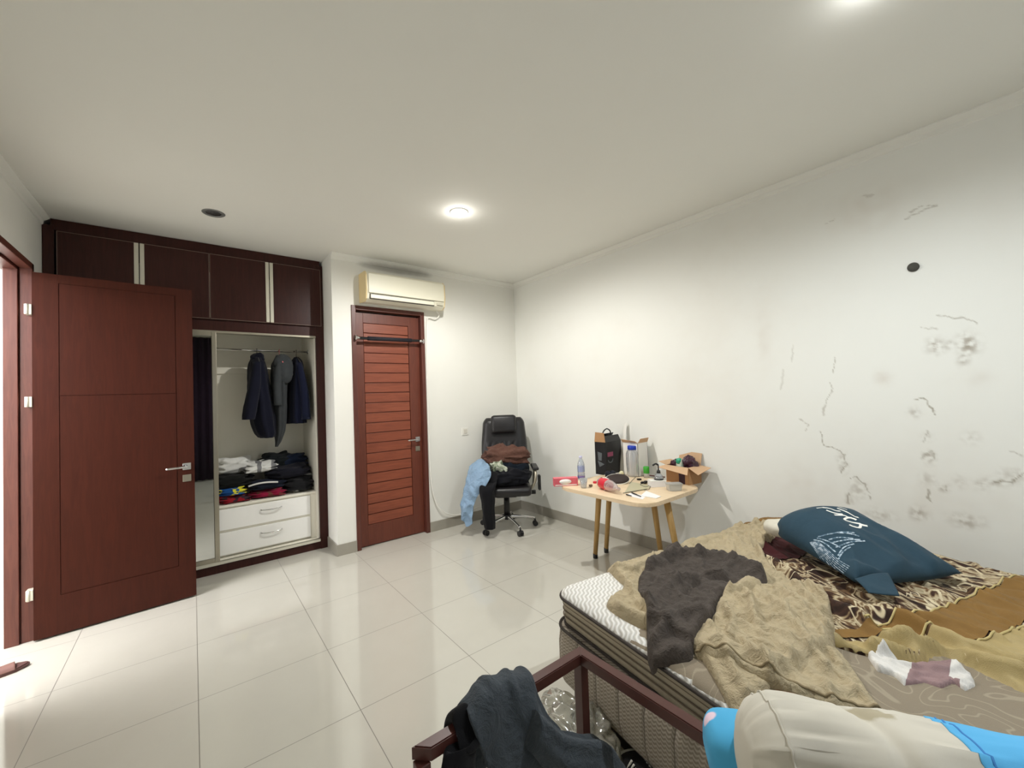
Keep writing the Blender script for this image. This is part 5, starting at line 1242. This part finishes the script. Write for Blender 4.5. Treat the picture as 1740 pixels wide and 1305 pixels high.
obj('upper', shoe([(.01, .025, .08, .02), (.08, .034, .095, .02), (.3, .036, .09, .02), (.5, .040, .078, .02), (.7, .045, .06, .02), (.86, .042, .045, .02)]), fabric('black_suede', (18, 18, 20)), sn)
obj('toe_cap', shoe([(.84, .043, .046, .02), (.93, .036, .036, .02), (.99, .016, .018, .02)]), WPLAS, sn)
obj('sole', shoe([(-.01, .02, .022, 0), (.06, .036, .022, 0), (.4, .038, .022, 0), (.7, .048, .022, 0), (.9, .042, .022, 0), (1.0, .018, .022, 0)]), WPLAS, sn)
for t in (.52, .58, .64):
    for q_ in (-1, 1): b = bm_(); tube(b, [heel+sd2*(t+.04)*.283+sl*q_*.0415+V(0, 0, .03), heel+sd2*t*.283+sl*q_*.040+V(0, 0, .06), heel+sd2*(t-.03)*.283+sl*q_*.026+V(0, 0, .094)], .004, seg=6); obj('stripe', b, WPLAS, sn)
# clear plastic bag on the floor
b = blob(V(1.215, 1.20, .085), (.085, .20, .085), .8, .045, 13, 3, n=70, m=40); tag(origin(obj('clear_bag', b, clear('thin_film', (214, 212, 200), .18, .72, .12)), (1.215, 1.20, 0)), 'crumpled clear plastic bag on the floor against the mattress side', 'bag')
# slipper in the doorway
sp = thing('slipper', 'brown slipper lying on the floor in the doorway on the left', 'slipper', (-.87, 3.60, 0))
b = bm_(); pts = []
for k in range(28):
    a = 2*PI*k/28; x = .115*math.cos(a); y = .042*math.sin(a)*(1+.12*math.cos(a)); pts.append((x, y))
prism(b, pts, 0, .022, .006); xf(b, Matrix.Translation((-.868, 3.605, 0)) @ Matrix.Rotation(.25, 4, 'Z')); obj('sole', b, mat('brown_rubber', (84, 52, 48), .6), sp)
b = loft([[V(x, y, z) for y, z in ((-.043, .016), (-.028, .034), (0, .040), (.028, .034), (.043, .016))] for x in (-.01, .03, .06)], 5, 5, .001); xf(b, Matrix.Translation((-.868, 3.605, 0)) @ Matrix.Rotation(.25, 4, 'Z')); obj('strap', b, mat('brown_strap', (120, 84, 76), .6), sp, solid(.004))
# dark curtain beside the window behind the camera, seen in the mirror
b = bm_(); ct = [[V(x, YF+.07+.025*math.sin(x*55), z) for x in [-.16+.56*k/40 for k in range(41)]] for z in (.02, 1.2, 2.78)]
cv = [[b.verts.new(p) for p in r] for r in ct]
for r0, r1 in zip(cv, cv[1:]):
    for i in range(40): f = b.faces.new((r0[i], r0[i+1], r1[i+1], r1[i])); f.smooth = True
cu = thing('curtain', 'dark plum curtain hanging beside the window behind the viewer', 'curtain', (.14, YF+.07, .05))
obj('drape', b, fabric('plum_curtain', (40, 26, 40)), cu, solid(.003))
b = bm_(); cyl(b, (-.2, YF+.07, 2.79), (2.2, YF+.07, 2.79), .012); obj('curtain_rod', b, ALU, cu)
# dark streak above the air conditioner lives in the paint of wall and trim
